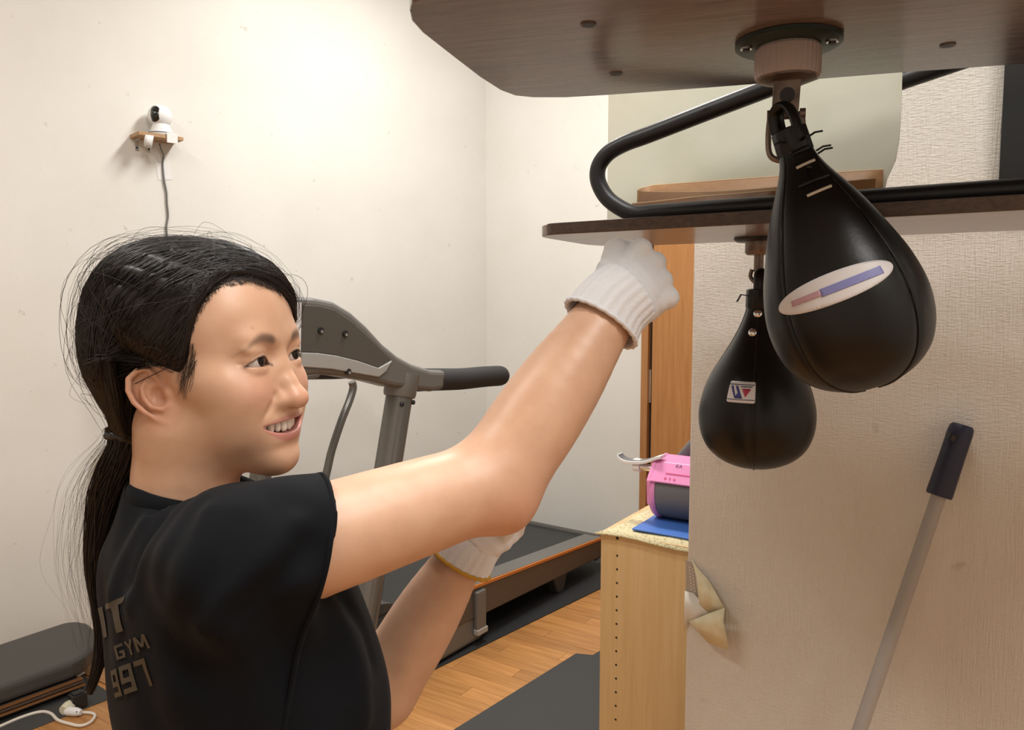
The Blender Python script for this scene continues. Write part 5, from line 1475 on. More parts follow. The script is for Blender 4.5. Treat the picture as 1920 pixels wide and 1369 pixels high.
# ---- eyes and teeth
M_EYE = mat('eye_white', (0.56, 0.52, 0.49), 0.15, spec=0.5, coat=0.3)
M_IRIS = mat('iris_dark_brown', (0.006, 0.004, 0.0035), 0.10, spec=0.4)
def hvec(v): return Vector(h2w(np.array([v]))[0])
for sgn_ in (-1, 1):
    c = EYE * np.array([1, sgn_, 1])
    b = MB(); b.ell((0, 0, 0), (ER * HEAD_S, 0.0126 * HEAD_S, ER * HEAD_S), Matrix.Translation(hvec(c)) @ Matrix(HEAD_R.tolist()).to_4x4(), 40, 24); ey = b.build('eyeball', M_EYE, person, smooth=180)
    gaze_l = np.array([0.90, 0.10 if sgn_ < 0 else 0.02, 0.12]); gaze_l /= np.linalg.norm(gaze_l)
    gz = Vector(HEAD_R @ gaze_l)
    Mg = frame(hvec(c), gz.cross(UP), z=gz)
    rr = ER * HEAD_S * 1.030
    prof = [(rr * math.sin(a), rr * math.cos(a)) for a in [math.radians(x) for x in (35, 30, 24, 17, 10, 5, 0.5)]]
    b = MB(); b.lathe(prof, Mg, 28); b.build('iris', M_IRIS, person, smooth=180)
M_TOOTH = mat('teeth', (0.74, 0.68, 0.60), 0.22, spec=0.5)
TEETH = thing  # (parts of the person below)
ang = 0.0; widths = [0.0086, 0.0068, 0.0076, 0.0068, 0.0066]
for side_ in (-1, 1):
    pos = 0.0
    for i, wd in enumerate(widths):
        mid = pos + wd / 2; pos += wd
        ph_ = mid / 0.030
        xx = 0.0555 + 0.0292 * math.cos(ph_ * 1.02); yy = 0.0305 * math.sin(ph_ * 1.02) * side_
        nrm_ = np.array([math.cos(ph_), math.sin(ph_) * side_, 0])
        ln = [0.0138, 0.0128, 0.0132, 0.0118, 0.0105][i]
        zc_ = -0.0345 - ln / 2
        o_ = hvec((xx, yy, zc_)); xa = Vector(HEAD_R @ np.cross([0, 0, 1], nrm_)); za = Vector(HEAD_R @ np.array([0, 0, 1.0]))
        Mt = frame(o_, xa, z=za)
        b = MB(); b.ell((0, 0, 0), (wd * 0.53 * HEAD_S, 0.0036, ln * 0.62), Mt, 14, 10)
        b.v = [tuple(Mt @ Vector((max(-wd * 0.475, min(wd * 0.475, (Mt.inverted() @ Vector(v)).x)), (Mt.inverted() @ Vector(v)).y, max(-ln * 0.5, min(ln * 0.5, (Mt.inverted() @ Vector(v)).z))))) for v in b.v]
        b.build('tooth', M_TOOTH, person, smooth=70)
# ================================================================== clothing
def trace(fn, px, py, d0=0.3, d1=2.0, near=0.0):
    """first point along the pixel's ray where fn = near"""
    r = np.array(ray(px, py)); o = np.array(CAMP); t = d0
    for _ in range(160):
        v = float(fn((o + r * t)[None].astype(f32))[0]) - near
        if v < 0.0004 or t > d1: break
        t += v * 0.7 / np.linalg.norm(r)
    return o + r * t
ua = EL_R - SH_R
def axis_t(px):
    a, b = 0.0, 1.0
    for _ in range(40):
        m = (a + b) / 2; q = SH_R + ua * m
        dpt = q[1] * CP - (q[2] - CAM_H) * SP
        if 960 + F * q[0] / dpt < px: a = m
        else: b = m
    return (a + b) / 2
ST = axis_t(588)
SL_C = SH_R + ua * ST
p_top, p_bot = J(611, 897, 0.69), J(567, 1118, 0.68)
SL_N = ua / np.linalg.norm(ua)
hemd = p_top - p_bot; hemd /= np.linalg.norm(hemd)
SL_N = SL_N - hemd * SL_N.dot(hemd); SL_N /= np.linalg.norm(SL_N)
ua2 = EL_L - SH_L; SL2_C = SH_L + ua2 * 0.5; SL2_N = ua2 / np.linalg.norm(ua2)
COLL_C = J(357, 930, 0.785)
neck_ax = (PW_(349, 870, 0.78) - PW_(343, 980, 0.795)); neck_ax /= np.linalg.norm(neck_ax)
HEM_Z = 0.80
def shirt_base(p):
    d = torso_sdf(p, 0.0)
    sl = s_chain(p, [SH_R + ua * -0.02, SH_R + ua * 0.15, SH_R + ua * (ST + 0.1)], [0.050, 0.0535, 0.0560], 0.03)
    sl = smax(sl, (p - SL_C) @ SL_N, 0.003)
    d = smin(d, sl, 0.05)
    sl2 = s_chain(p, [SH_L, SH_L + ua2 * 0.6], [0.052, 0.056], 0.03)
    sl2 = smax(sl2, (p - SL2_C) @ SL2_N, 0.003)
    d = smin(d, sl2, 0.03)
    return d
fold_px = [
    ([(318, 935), (268, 985), (232, 1050), (214, 1110)], 0.0050, 0.011), ([(340, 950), (296, 1010), (262, 1075), (246, 1130)], 0.0045, 0.010),
    ([(300, 985), (268, 1035), (248, 1090)], -0.0045, 0.009), ([(370, 945), (330, 1010), (300, 1090)], -0.0035, 0.012), ([(356, 925), (318, 940), (290, 965)], -0.0040, 0.007),
    ([(556, 985), (505, 1052), (440, 1115), (385, 1170)], 0.0065, 0.012), ([(568, 1030), (520, 1090), (455, 1150)], -0.0060, 0.014), ([(560, 1095), (500, 1135), (440, 1175)], 0.0040, 0.012),
    ([(440, 985), (400, 1060), (365, 1150)], -0.0040, 0.016), ([(395, 960), (372, 1030), (350, 1110)], 0.0030, 0.012),
    ([(615, 1130), (650, 1190), (672, 1260), (680, 1350)], 0.0050, 0.014), ([(585, 1140), (612, 1200), (625, 1280)], -0.0045, 0.016), ([(640, 1120), (680, 1180), (700, 1240)], -0.003, 0.010),
    ([(250, 1130), (300, 1200), (330, 1290)], 0.0035, 0.016), ([(420, 1190), (470, 1260), (490, 1369)], 0.0045, 0.020), ([(520, 1160), (550, 1250), (560, 1369)], -0.0050, 0.020), ([(230, 1220), (270, 1290), (290, 1369)], -0.004, 0.016),
]
FOLDS = [([trace(shirt_base, x, y) for x, y in pts], a, w) for pts, a, w in fold_px]
def shirt_sdf(p):
    d = shirt_base(p)
    for pts, a, w in FOLDS:
        d = d - a * np.exp(-(curve_dist(p, pts) / w) ** 2)
    d = d - 0.0012 * np.sin(p[:, 0] * 70 + p[:, 2] * 55 + 2 * np.sin(p[:, 1] * 40))
    # openings: sleeves, neck, hem
    q = p - COLL_C.astype(f32); ax = q @ neck_ax; rad = np.sqrt(np.maximum((q * q).sum(1) - ax * ax, 0))
    d = smax(d, -np.maximum(rad - 0.0535, -ax - 0.06), 0.004)
    d = smax(d, np.where(rad < 0.075, ax - 0.010, -1), 0.004)
    d = smax(d, HEM_Z - p[:, 2], 0.004)
    return d
M_SHIRT = mat('black_cotton', (0.0038, 0.0046, 0.0062), 0.85, spec=0.12, bump=((900, 900, 900), 0.25, 0.0006))
M_SHIRT.node_tree.nodes['Principled BSDF'].inputs['Sheen Weight'].default_value = 0.02
lo = np.minimum.reduce([SH_L, CH - 0.22, PE - 0.2, SH_R]) - 0.09; hi = np.maximum.reduce([CH + 0.22, SL_C, NB, SH_L, SL2_C]) + 0.09; lo[2] = HEM_Z - 0.01
sv_, sq_ = mesh_sdf(shirt_sdf, lo, hi, 0.0034)
sv_, sq_ = biggest(sv_, sq_)
sv_ = np_smooth(sv_, sq_, 1, 0.5)
shirt = np_object('t_shirt', sv_, sq_, M_SHIRT, person)
# collar band
b = MB()
ca_, cb_ = Vector(neck_ax), None
fr_ = frame(Vector(COLL_C), Vector(FT) - Vector(neck_ax) * Vector(FT).dot(Vector(neck_ax)), z=Vector(neck_ax))
ring = [fr_ @ Vector((0.0550 * math.cos(a), 0.0545 * math.sin(a), -0.001 - 0.010 * math.cos(a) - 0.007 * math.sin(a))) for a in [2 * math.pi * k / 60 for k in range(60)]]
b.tube(ring, 0.0042, 10, closed=True, flat=2.3, up=Vector(neck_ax)); o = b.build('collar', M_SHIRT, person, smooth=80)
# sleeve hem
sx = Vector(SL_N); s1_ = Vector((0, 0, 1)); s1_ = (s1_ - sx * s1_.dot(sx)).normalized(); s2_ = sx.cross(s1_)
b = MB(); hemp = []
for k in range(48):
    a = 2 * math.pi * k / 48; dr_ = s1_ * math.cos(a) + s2_ * math.sin(a)
    t = 0.03
    for _ in range(60):
        v = float(shirt_base(np.array([Vector(SL_C) - sx * 0.004 + dr_ * t]).astype(f32))[0])
        if v > -0.0002: break
        t += max(-v * 0.6, 0.0004)
    hemp.append(Vector(SL_C) - sx * 0.004 + dr_ * (t - 0.0006))
b.tube(hemp, 0.0022, 8, closed=True); b.build('sleeve_hem', M_SHIRT, person, smooth=80)

# print on the back, laid on the cloth
sh_bvh = BVHTree.FromPolygons([Vector(v) for v in sv_], [tuple(int(i) for i in f) for f in sq_])
M_GOLD = mat('dull_gold_print', (0.038, 0.029, 0.014), 0.55)
GLYPH = {
    'I': [((0.12, 0), (0.12, 1))], 'T': [((0, 0.91), (0.8, 0.91)), ((0.4, 0), (0.4, 0.9))],
    'G': [((0.65, 0.91), (0.09, 0.91)), ((0.09, 1.0), (0.09, 0)), ((0, 0.09), (0.65, 0.09)), ((0.56, 0), (0.56, 0.5)), ((0.3, 0.46), (0.6, 0.46))],
    'Y': [((0.05, 1), (0.35, 0.5)), ((0.65, 1), (0.35, 0.5)), ((0.35, 0), (0.35, 0.52))],
    'M': [((0.09, 0), (0.09, 1)), ((0.81, 0), (0.81, 1)), ((0.12, 1), (0.45, 0.25)), ((0.78, 1), (0.45, 0.25))],
    '1': [((0.12, 0), (0.12, 1))],
    '9': [((0.09, 0.4), (0.09, 1)), ((0, 0.91), (0.65, 0.91)), ((0.56, 0), (0.56, 1)), ((0, 0.46), (0.6, 0.46)), ((0, 0.09), (0.65, 0.09))],
    '7': [((0, 0.91), (0.68, 0.91)), ((0.60, 0.95), (0.50, 0))]}
GW = {'I': 0.24, 'T': 0.8, 'G': 0.65, 'Y': 0.7, 'M': 0.9, '1': 0.24, '9': 0.65, '7': 0.68}
def block_text(txt):
    """square stencil-like capitals from flat bars"""
    vs, fs, x = [], [], 0.0
    for k_, ch in enumerate(txt):
        for i_, (a, c) in enumerate(GLYPH[ch]):
            a, c = Vector((a[0], a[1], 0)), Vector((c[0], c[1], 0)); d_ = (c - a).normalized(); n_ = Vector((-d_.y, d_.x, 0)) * 0.09
            o_ = len(vs); off = Vector((x, 0, 0))
            vs += [a - n_ + off, c - n_ + off, c + n_ + off, a + n_ + off]; fs.append((o_, o_ + 1, o_ + 2, o_ + 3))
        x += GW[ch] + 0.16
    return vs, fs
def print_line(txt, p_l, p_r, size_px, nm, lean=0.30, lift=0.0013):
    """text whose right end sits at p_r and which runs along p_l -> p_r on the cloth"""
    A = Vector(trace(shirt_sdf, *p_l)); B_ = Vector(trace(shirt_sdf, *p_r))
    xdir = (B_ - A).normalized(); n = (CAMP - B_).normalized()
    loc_, nrm_, _, _ = sh_bvh.find_nearest((A + B_) / 2)
    n = nrm_ if nrm_.dot(CAMP - loc_) > 0 else -nrm_
    M = frame(A, xdir, z=n)
    vs, fs = block_text(txt)
    xs = [v.x for v in vs]; x0, x1 = min(xs), max(xs); y0, y1 = min(v.y for v in vs), max(v.y for v in vs)
    k = (B_ - A).length / (x1 - x0)
    hgt = size_px * (A - CAMP).length / F
    vs = [Vector(((v.x - x0) * k - lean * (v.y - y0) / (y1 - y0) * hgt, (v.y - y0) / (y1 - y0) * hgt, 0)) for v in vs]
    vs, fs = fine(vs, fs, 0.004)
    out = []
    for v in vs:
        w_ = M @ v
        l2, n2, _, _ = sh_bvh.find_nearest(w_)
        if n2.dot(CAMP - l2) < 0 and (CAMP - l2).normalized().dot(n2) < -0.6: n2 = -n2
        out.append(l2 + n2 * lift)
    bb = MB(); bb.add(out, fs); o = bb.build(nm, M_GOLD, shirt, smooth=80, fixn=False)
    return o
for t_ in (("IT", (196, 1196), (252, 1176), 48, 0.35), ("GYM", (221, 1238), (284, 1214), 24, 0.35), ("997", (218, 1309), (291, 1284), 42, 0.25)):
    o = print_line(t_[0], t_[1], t_[2], t_[3], 'printed_lettering', t_[4]); o.parent = shirt; o.matrix_parent_inverse = Matrix.Identity(4)

# trousers and shoes (below the frame)
def trouser_sdf(p):
    d = s_ell(p, PE, (0.122, 0.172, 0.15), RB)
    for H, K, A in ((HIP_R, KN_R, AN_R), (HIP_L, KN_L, AN_L)):
        d = smin(d, s_chain(p, [H, K, A + np.array([0, 0, 0.03])], [0.092, 0.068, 0.058], 0.02), 0.04)
    d = smax(d, 0.07 - p[:, 2], 0.004); d = smax(d, p[:, 2] - 0.90, 0.004)
    return d
lo = np.minimum.reduce([AN_R, AN_L, PE - 0.2]) - 0.1; hi = np.maximum.reduce([KN_L, KN_R, PE + 0.2]) + 0.1; lo[2] = 0.05; hi[2] = 0.93
tv1, tq1 = mesh_sdf(trouser_sdf, lo, hi, 0.009)
np_object('trousers', tv1, tq1, mat('charcoal_trousers', (0.02, 0.02, 0.022), 0.8), person)
M_SHOE = mat('shoe_white', (0.55, 0.55, 0.55), 0.5)
for A in (AN_R, AN_L):
    def shoe(p, A=A):
        t = A + FT * 0.05
        d = s_ell(p, (t[0], t[1], 0.035), (0.135, 0.046, 0.036), RB)
        d = smin(d, s_ell(p, (A[0], A[1], 0.07), (0.05, 0.043, 0.06), RB), 0.03)
        return smax(d, 0.001 - p[:, 2], 0.003)
    v_, q_ = mesh_sdf(shoe, (A[0] - 0.2, A[1] - 0.2, -0.01), (A[0] + 0.25, A[1] + 0.25, 0.16), 0.007)
    np_object('shoe', v_, q_, M_SHOE, person)

# ---- knitted gloves
M_GLOVE = mat('white_knit', (0.70, 0.70, 0.72), 0.9, spec=0.2, bump=((420, 420, 420), 0.5, 0.0012))
M_HEMY = mat('mustard_hem', (0.52, 0.28, 0.035), 0.85)
def fist(W_, fore, KC, nback, thumb, name, hemcol, cr):
    a = KC - W_; La = np.linalg.norm(a); a /= La
    n = nback - a * nback.dot(a); n /= np.linalg.norm(n)
    t = thumb - a * thumb.dot(a) - n * thumb.dot(n); t /= np.linalg.norm(t)
    R_ = np.stack([a, t, n], -1)
    def X(i, j, k): return W_ + a * i + t * j + n * k
    fing = []
    for j, (off, ln) in enumerate(((0.031, 0.94), (0.0105, 1.0), (-0.010, 0.95), (-0.0295, 0.84))):
        k0 = X(La + 0.002 - 0.005 * abs(j - 1), off, -0.004)
        k1 = k0 + (a * 0.42 - n * 0.90) * 0.040 * ln
        k2 = k1 + (-a * 0.92 - n * 0.25) * 0.028 * ln
        k3 = k2 + (-a * 0.30 + n * 0.90) * 0.020 * ln
        fing.append([X(La * 0.45, off * 0.8, -0.002), k0, k1, k2, k3])
    th = [X(0.018, 0.026, -0.012), X(0.045, 0.044, -0.024), X(0.070, 0.036, -0.046), X(0.076, 0.010, -0.055)]
    def sd(p):
        d = s_ell(p, X(La * 0.52, 0, -0.008), (La * 0.62, 0.041, 0.020), R_)
        d = smin(d, s_ell(p, X(La * 0.10, 0, -0.004), (0.040, 0.033, 0.0285), R_), 0.02)
        for fpts in fing:
            d = smin(d, s_chain(p, fpts, [0.011, 0.0122, 0.0112, 0.0106, 0.0098], 0.002), 0.0042)
        d = smin(d, s_chain(p, th, [0.016, 0.0142, 0.0122, 0.0108], 0.004), 0.005)
        d = smin(d, s_ell(p, X(La * 0.42, 0.022, -0.022), (0.030, 0.018, 0.016), R_), 0.012)
        d = smax(d, -((p - W_) @ a) - 0.012, 0.004)
        d = d - 0.0006 * np.sin(((p - W_) @ a) * 500) * np.exp(-np.abs(((p - W_) @ a) - 0.02) / 0.03)
        return d
    v_, q_ = mesh_sdf(sd, W_ - 0.14, W_ + 0.16, 0.0021)
    v_ = np_smooth(v_, q_, 1, 0.4)
    g = np_object(name, v_, q_, M_GLOVE, person)
    # ribbed cuff, a tapering tube along the wrist
    c0 = W_ - fore * 0.030; c1 = W_ + a * 0.020
    pts = spline([Vector(c0), Vector(W_ - fore * 0.008), Vector(c1)], 8)
    b = MB(); m = len(pts); nn = 96
    vs = []
    for i, p in enumerate(pts):
        tt = i / (m - 1)
        tdir = (pts[min(i + 1, m - 1)] - pts[max(i - 1, 0)]).normalized()
        x_ = Vector(t) - tdir * Vector(t).dot(tdir); x_.normalize(); y_ = tdir.cross(x_)
        for k in range(nn):
            an = 2 * math.pi * k / nn
            rr = (cr - 0.0045 * tt) * (1 + 0.022 * math.cos(24 * an)) 
            vs.append(p + (x_ * math.cos(an) * 1.04 + y_ * math.sin(an) * 0.92) * rr)
    fs = [(i * nn + k, i * nn + (k + 1) % nn, (i + 1) * nn + (k + 1) % nn, (i + 1) * nn + k) for i in range(m - 1) for k in range(nn)]
    b.add(vs, fs); cf = b.build('ribbed_cuff', M_GLOVE, person, smooth=60); cf.parent = g; cf.matrix_parent_inverse = Matrix.Identity(4)
    sd_ = cf.modifiers.new('t', 'SOLIDIFY'); sd_.thickness = 0.0025; sd_.offset = -1
    b = MB(); b.tube([Vector(v) for v in vs[0:nn:2]], 0.0024, 8, closed=True); hm = b.build('cuff_hem', hemcol, person, smooth=80); hm.parent = g; hm.matrix_parent_inverse = Matrix.Identity(4)
    return g
fr_dir = (WR_R - EL_R) / np.linalg.norm(WR_R - EL_R)
KC_R = J(1238, 508, 0.850)
right_i = np.array([1.0, 0, 0]); up_i = np.array([0, SP, CP])
tocam = np.array(CAMP) - WR_R; tocam /= np.linalg.norm(tocam)
g1 = fist(WR_R + fr_dir * 0.012, fr_dir, KC_R, tocam + right_i * 0.1, -right_i * 0.57 + up_i * 0.82, 'glove', M_GLOVE, 0.0415)
g1['label'] = 'white knitted glove on the raised fist'
fl_dir = (WR_L - EL_L) / np.linalg.norm(WR_L - EL_L)
KC_L = J(935, 955, 0.890)
tocam2 = np.array(CAMP) - WR_L; tocam2 /= np.linalg.norm(tocam2)
g2 = fist(WR_L + fl_dir * 0.008, fl_dir, KC_L, -tocam2 + right_i * 0.35, -right_i * 0.77 + up_i * 0.64, 'glove', M_HEMY, 0.0375)
g2['label'] = 'white knitted glove with mustard hem on the lower fist'
# ================================================================== hair
HC = np.array([0.0, 0.0, 0.03])
HL = np.array([(-180, -52), (-150, -50), (-136, -44), (-129, -24), (-122, 0), (-112, 5), (-100, 3), (-88, -2), (-80, -4), (-75, -7), (-71, -6), (-68.5, 0), (-66.5, 8), (-64, 20), (-58, 31), (-51, 40), (-40, 49), (-24, 50), (-8, 47), (6, 42), (18, 32), (26, 26), (40, 17), (60, 6), (75, -8), (88, -3), (105, 0), (120, -20), (135, -45), (180, -52)], float)
TIE = Ph(238, 806, 0.772)
def skull(p):
    m = np.stack([p[:, 0], np.abs(p[:, 1]), p[:, 2]], -1)
    d = s_ell(m, (-0.010, 0, 0.058), (0.090, 0.0735, 0.074))
    d = smin(d, s_ell(m, (0.021, 0, 0.058), (0.0615, 0.0655, 0.070)), 0.03)
    return smin(d, s_ell(m, (0.028, 0, -0.004), (0.060, 0.0665, 0.055)), 0.03)
def hair_shell(p):
    d = hair_mass(p)
    az = np.degrees(np.arctan2(np.abs(p[:, 1]), p[:, 0]))
    back = 0.25 * np.clip((az - 116) / 14, 0, 1)
    return smax(d, skull(p) - (0.0015 + 0.60 * np.maximum(-hairline(p), 0) + back), 0.005)
def hair_mass(p):
    d = s_ell(p, (-0.024, 0, 0.061), (0.108, 0.0865, 0.0875))
    d = smin(d, s_ell(p, (0.020, 0.004, 0.066), (0.066, 0.0735, 0.072)), 0.03)
    d = smin(d, s_ell(p, (-0.055, -0.004, 0.028), (0.072, 0.076, 0.072)), 0.03)
    d = smin(d, s_ell(p, (-0.042, -0.020, 0.092), (0.060, 0.055, 0.052)), 0.03)
    d = smin(d, s_cone(p, (-0.070, -0.004, -0.010), TIE + np.array([0.012, 0.0, 0.008]), 0.048, 0.020), 0.03)
    return d
def hairline(p):
    q = p - HC.astype(f32)
    az = np.degrees(np.arctan2(q[:, 1], q[:, 0])); r = np.sqrt((q * q).sum(1)) + 1e-9
    el = np.degrees(np.arcsin(np.clip(q[:, 2] / r, -1, 1)))
    return np.radians(np.interp(az, HL[:, 0], HL[:, 1]) - el) * r
def hair_sdf(p):
    d = hair_shell(p)
    x, y, z = p[:, 0], p[:, 1], p[:, 2]
    # combed grooves running back to the tie, and the parting on the near side of the crown
    q = p - np.asarray(TIE, f32)
    ang = np.arctan2(q[:, 1], q[:, 2] + 0.02)
    d = d + 0.0012 * np.sin(ang * 46 + 3 * np.sin(z * 50) + 2 * np.sin(x * 35)) * (x < 0.06)
    part = curve_dist(p, [(0.076, -0.030, 0.112), (0.045, -0.036, 0.128), (0.010, -0.034, 0.142)])
    d = d + 0.0040 * np.exp(-(part / 0.005) ** 2)
    edge = hairline(p) + 0.0020 * np.sin(np.arctan2(y, x) * 60)
    return smax(d, edge, 0.006)
gv, gq = mesh_sdf(hair_sdf, (-0.165, -0.110, -0.085), (0.115, 0.110, 0.165), 0.0021)
gv = np_smooth(gv, gq, 1, 0.4)
def hair_mat(name, c):
    m = mat(name, c, 0.42, spec=0.45, bump=((60, 60, 60), 0.2, 0.001))
    return m
M_HAIR = hair_mat('black_hair', (0.0085, 0.0070, 0.0068))
M_HAIR2 = hair_mat('dark_brown_hair', (0.018, 0.0105, 0.008))
hair = np_object('hair', h2w(gv), gq, M_HAIR, person)

def shell_radius(dirs, off=0.0):
    """distance from HC to the hair shell along unit directions"""
    t = np.full(len(dirs), 0.16)
    for _ in range(28):
        v = hair_shell((HC + dirs * t[:, None]).astype(f32)) - off
        t -= v * 0.8
    return t
def slerp(a, b, t):
    om = np.arccos(np.clip((a * b).sum(-1), -1, 1))[:, None, None]
    s_ = np.sin(om) + 1e-9
    return np.sin((1 - t) * om) / s_ * a[:, None] + np.sin(t * om) / s_ * b[:, None]
def add_strands(starts, ends, K, rad, offs, name, m, jitter, tmax=1.0, clip=True):
    S_ = len(starts)
    t = np.linspace(0, 1, K)[None, :, None] * (tmax if np.isscalar(tmax) else tmax[:, None, None])
    dirs = slerp(starts, ends, t)
    wob = rng.normal(size=(S_, 1, 3)) * jitter * np.sin(np.pi * t) + rng.normal(size=(S_, 1, 3)) * jitter * 0.5 * np.sin(2 * np.pi * t + rng.uniform(0, 6, (S_, 1, 1)))
    dirs = dirs + wob; dirs /= np.linalg.norm(dirs, axis=2, keepdims=True)
    if clip:
        az_ = np.degrees(np.arctan2(dirs[..., 1], dirs[..., 0])); el_ = np.degrees(np.arcsin(np.clip(dirs[..., 2], -1, 1)))
        lim = np.interp(az_, HL[:, 0], HL[:, 1]) + 1.0
        el_ = np.where(np.abs(az_) < 128, np.maximum(el_, lim + 2 * rng.uniform(0, 1, (S_, 1))), el_)
        dirs = dir_of(az_, el_)
    r = shell_radius(dirs.reshape(-1, 3)).reshape(S_, K)
    r = r + offs[:, None] * (0.25 + 0.75 * np.sin(np.pi * np.linspace(0.08, 0.92, K)))[None]
    pts = HC + dirs * r[..., None]
    rr = rad[:, None] * np.interp(np.linspace(0, 1, K), [0, 0.15, 0.85, 1], [0.35, 1, 1, 0.5])[None]
    v, q = strands_mesh(h2w(pts.reshape(-1, 3)).reshape(S_, K, 3), rr)
    return np_object(name, v, q, m, person)
def unit(a): return a / np.linalg.norm(a, axis=-1, keepdims=True)
def dir_of(az, el):
    az, el = np.radians(az), np.radians(el)
    return np.stack([np.cos(el) * np.cos(az), np.cos(el) * np.sin(az), np.sin(el)], -1)
tie_dir = unit(TIE - HC)
# strands combed from the hairline and the crown back to the tie
N1 = 1500
az = rng.uniform(-128, 100, N1); el = np.interp(az, HL[:, 0], HL[:, 1]) + np.abs(rng.normal(0, 1, N1)) * 2.5 - 1.2
az2 = rng.uniform(-180, 60, 900); el2 = rng.uniform(0, 85, 900)
el2 = np.maximum(el2, np.interp(az2, HL[:, 0], HL[:, 1]) + 3)
st = np.concatenate([dir_of(az, el), dir_of(az2, el2)])
en = unit(tie_dir + rng.normal(size=(len(st), 3)) * 0.07)
o = add_strands(st, en, 16, rng.uniform(0.0003, 0.0010, len(st)), rng.uniform(-0.0012, 0.0022, len(st)), 'combed_strands', M_HAIR, 0.035); o['kind'] = 'stuff'; o.parent = hair; o.matrix_parent_inverse = Matrix.Identity(4)
# fringe sweeping from the parting across the forehead to the far temple
N3 = 260
p0 = np.stack([rng.uniform(0.03, 0.080, N3), rng.uniform(-0.036, -0.018, N3), np.full(N3, 0.12)], -1) - HC
p1 = np.stack([rng.uniform(0.066, 0.082, N3), rng.uniform(0.030, 0.052, N3), rng.uniform(0.072, 0.098, N3)], -1) - HC
o = add_strands(unit(p0), unit(p1), 14, rng.uniform(0.0005, 0.0011, N3), rng.uniform(0.0, 0.003, N3), 'fringe_strands', M_HAIR, 0.03); o['kind'] = 'stuff'; o.parent = hair; o.matrix_parent_inverse = Matrix.Identity(4)
# sideburn wisps in front of the ear
N4 = 46
a0 = dir_of(rng.uniform(-72, -60, N4), rng.uniform(-2, 16, N4)); a1 = dir_of(rng.uniform(-78, -67, N4), rng.uniform(-26, -12, N4))
def skin_follow(starts, ends, K, rad, off, name, m):
    t = np.linspace(0, 1, K)[None, :, None]; dirs = slerp(starts, ends, t); S_ = len(starts)
    dirs = dirs + rng.normal(size=(S_, 1, 3)) * 0.03 * np.sin(np.pi * t); dirs /= np.linalg.norm(dirs, axis=2, keepdims=True)
    dd_ = dirs.reshape(-1, 3); r = np.full(len(dd_), 0.13)
    for _ in range(25): r -= 0.8 * (head_sdf((HC + dd_ * r[:, None]).astype(f32)) - off)
    v, q = strands_mesh(h2w(HC + dd_ * r[:, None]).reshape(S_, K, 3), rad[:, None] * np.linspace(1, 0.3, K)[None])
    o = np_object(name, v, q, m, person); o['kind'] = 'stuff'; o.parent = hair; o.matrix_parent_inverse = Matrix.Identity(4); return o
skin_follow(a0, a1, 10, rng.uniform(0.00012, 0.00034, N4), 0.0012, 'sideburn_wisps', M_HAIR2)
# fine baby hairs along the forehead hairline
N5 = 420
az = rng.uniform(-66, 10, N5); hl = np.interp(az, HL[:, 0], HL[:, 1])
skin_follow(dir_of(az, hl - rng.uniform(0, 6, N5)), dir_of(az - rng.uniform(2, 14, N5), hl + rng.uniform(2, 8, N5)), 7, rng.uniform(0.00012, 0.0003, N5), 0.0010, 'hairline_down', M_HAIR2)
# flyaway hairs around the head
N6 = 460
az = rng.uniform(-180, 180, N6); el = np.degrees(np.arcsin(rng.uniform(-0.35, 1.0, N6)))
el = np.maximum(el, np.interp(az, HL[:, 0], HL[:, 1]) + 4)
st = dir_of(az, el); en = unit(tie_dir + rng.normal(size=(N6, 3)) * 0.55)
o = add_strands(st, en, 14, rng.uniform(0.00012, 0.00026, N6), np.abs(rng.normal(0.003, 0.008, N6)), 'flyaway_hairs', M_HAIR2, 0.10, rng.uniform(0.25, 0.8, N6)); o['kind'] = 'stuff'; o.parent = hair; o.matrix_parent_inverse = Matrix.Identity(4)
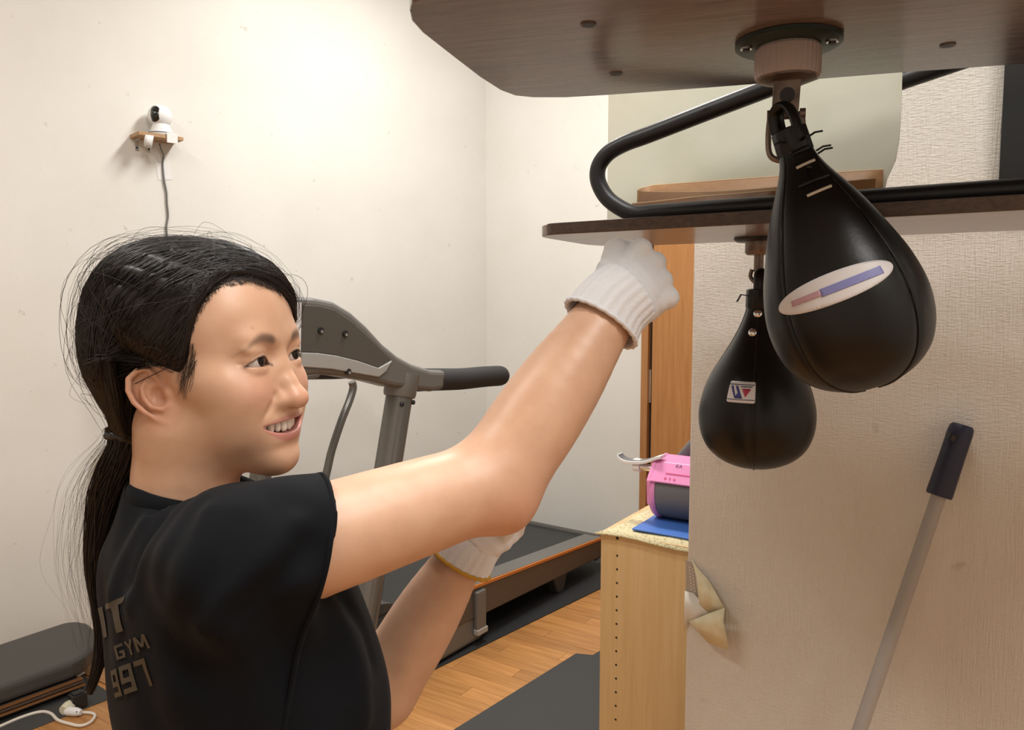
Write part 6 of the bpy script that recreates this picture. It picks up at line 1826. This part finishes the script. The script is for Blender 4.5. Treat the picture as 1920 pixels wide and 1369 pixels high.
# ponytail
tail_px = [(236, 800, 0.772), (236, 826, 0.774), (222, 868, 0.782), (202, 920, 0.792), (187, 985, 0.800), (177, 1060, 0.805), (183, 1130, 0.806), (189, 1190, 0.806), (185, 1245, 0.806), (168, 1300, 0.806)]
tail_w = [0.016, 0.0135, 0.0170, 0.0165, 0.0125, 0.0085, 0.0060, 0.0055, 0.0060, 0.0040]
tc_ = spline([Vector(PW_(*t)) for t in tail_px], 5); KT = len(tc_)
tw_ = np.interp(np.linspace(0, 1, KT), np.linspace(0, 1, len(tail_w)), tail_w)
b = MB(); b.tube(tc_, list(tw_ * 0.86), 16); o = b.build('ponytail', M_HAIR, person, smooth=80)
tcn = np.array([tuple(p) for p in tc_])
def tail_strands(n, spread, rad, name, m, t_end, wild=0.0):
    S_ = n; ph0 = rng.uniform(0, 2 * math.pi, S_); rr = spread * np.sqrt(rng.uniform(0.3, 1, S_))
    e1 = np.array([1.0, 0, 0]); e2 = np.array([0, 1.0, 0])
    tt = np.linspace(0, 1, KT)
    ang = ph0[:, None] + 1.5 * tt[None] * rng.normal(0, 1, (S_, 1))
    off = (np.cos(ang)[..., None] * e1 + np.sin(ang)[..., None] * e2) * (tw_[None, :, None] * rr[:, None, None])
    wv = wild * np.sin(tt[None] * rng.uniform(6, 22, (S_, 1)) + ph0[:, None]) * tt[None] * rng.uniform(0.2, 1, (S_, 1))
    paths = tcn[None] + off + wv[..., None] * (np.cos(ph0)[:, None, None] * e1 + np.sin(ph0)[:, None, None] * e2)
    if wild: paths[..., 0] -= (wild * 1.5 * np.abs(rng.normal(0, 1, (S_, 1)))) * np.sin(np.pi * tt[None])
    te = rng.uniform(t_end, 1.0, S_)
    K2 = 28; out = np.empty((S_, K2, 3))
    for i in range(S_):
        ts = np.linspace(0, te[i], K2)
        for c in range(3): out[i, :, c] = np.interp(ts, tt, paths[i, :, c])
    v, q = strands_mesh(out, (rad * rng.uniform(0.5, 1.2, S_))[:, None] * np.linspace(1, 0.4, K2)[None])
    o2 = np_object(name, v, q, m, person); o2['kind'] = 'stuff'; o2.parent = o; o2.matrix_parent_inverse = Matrix.Identity(4)
tail_strands(420, 1.05, 0.0008, 'tail_strands', M_HAIR, 0.75)
tail_strands(120, 1.15, 0.0007, 'tail_brown_strands', M_HAIR2, 0.8)
tail_strands(110, 1.3, 0.00017, 'tail_flyaways', M_HAIR2, 0.4, wild=0.010)
# hair tie
b = MB(); tdir = (tc_[6] - tc_[2]).normalized(); Mt_ = frame(tc_[3], tdir.cross(Vector((0, 1, 0))), z=tdir)
ringp = [Mt_ @ Vector((0.0165 * math.cos(a), 0.0165 * math.sin(a), 0.002 * math.sin(3 * a))) for a in [2 * math.pi * k / 40 for k in range(40)]]
b.tube(ringp, [0.0038 + 0.0008 * math.sin(k * 1.7) for k in range(40)], 8, closed=True); b.build('hair_tie', M_BLACK, person, smooth=80)
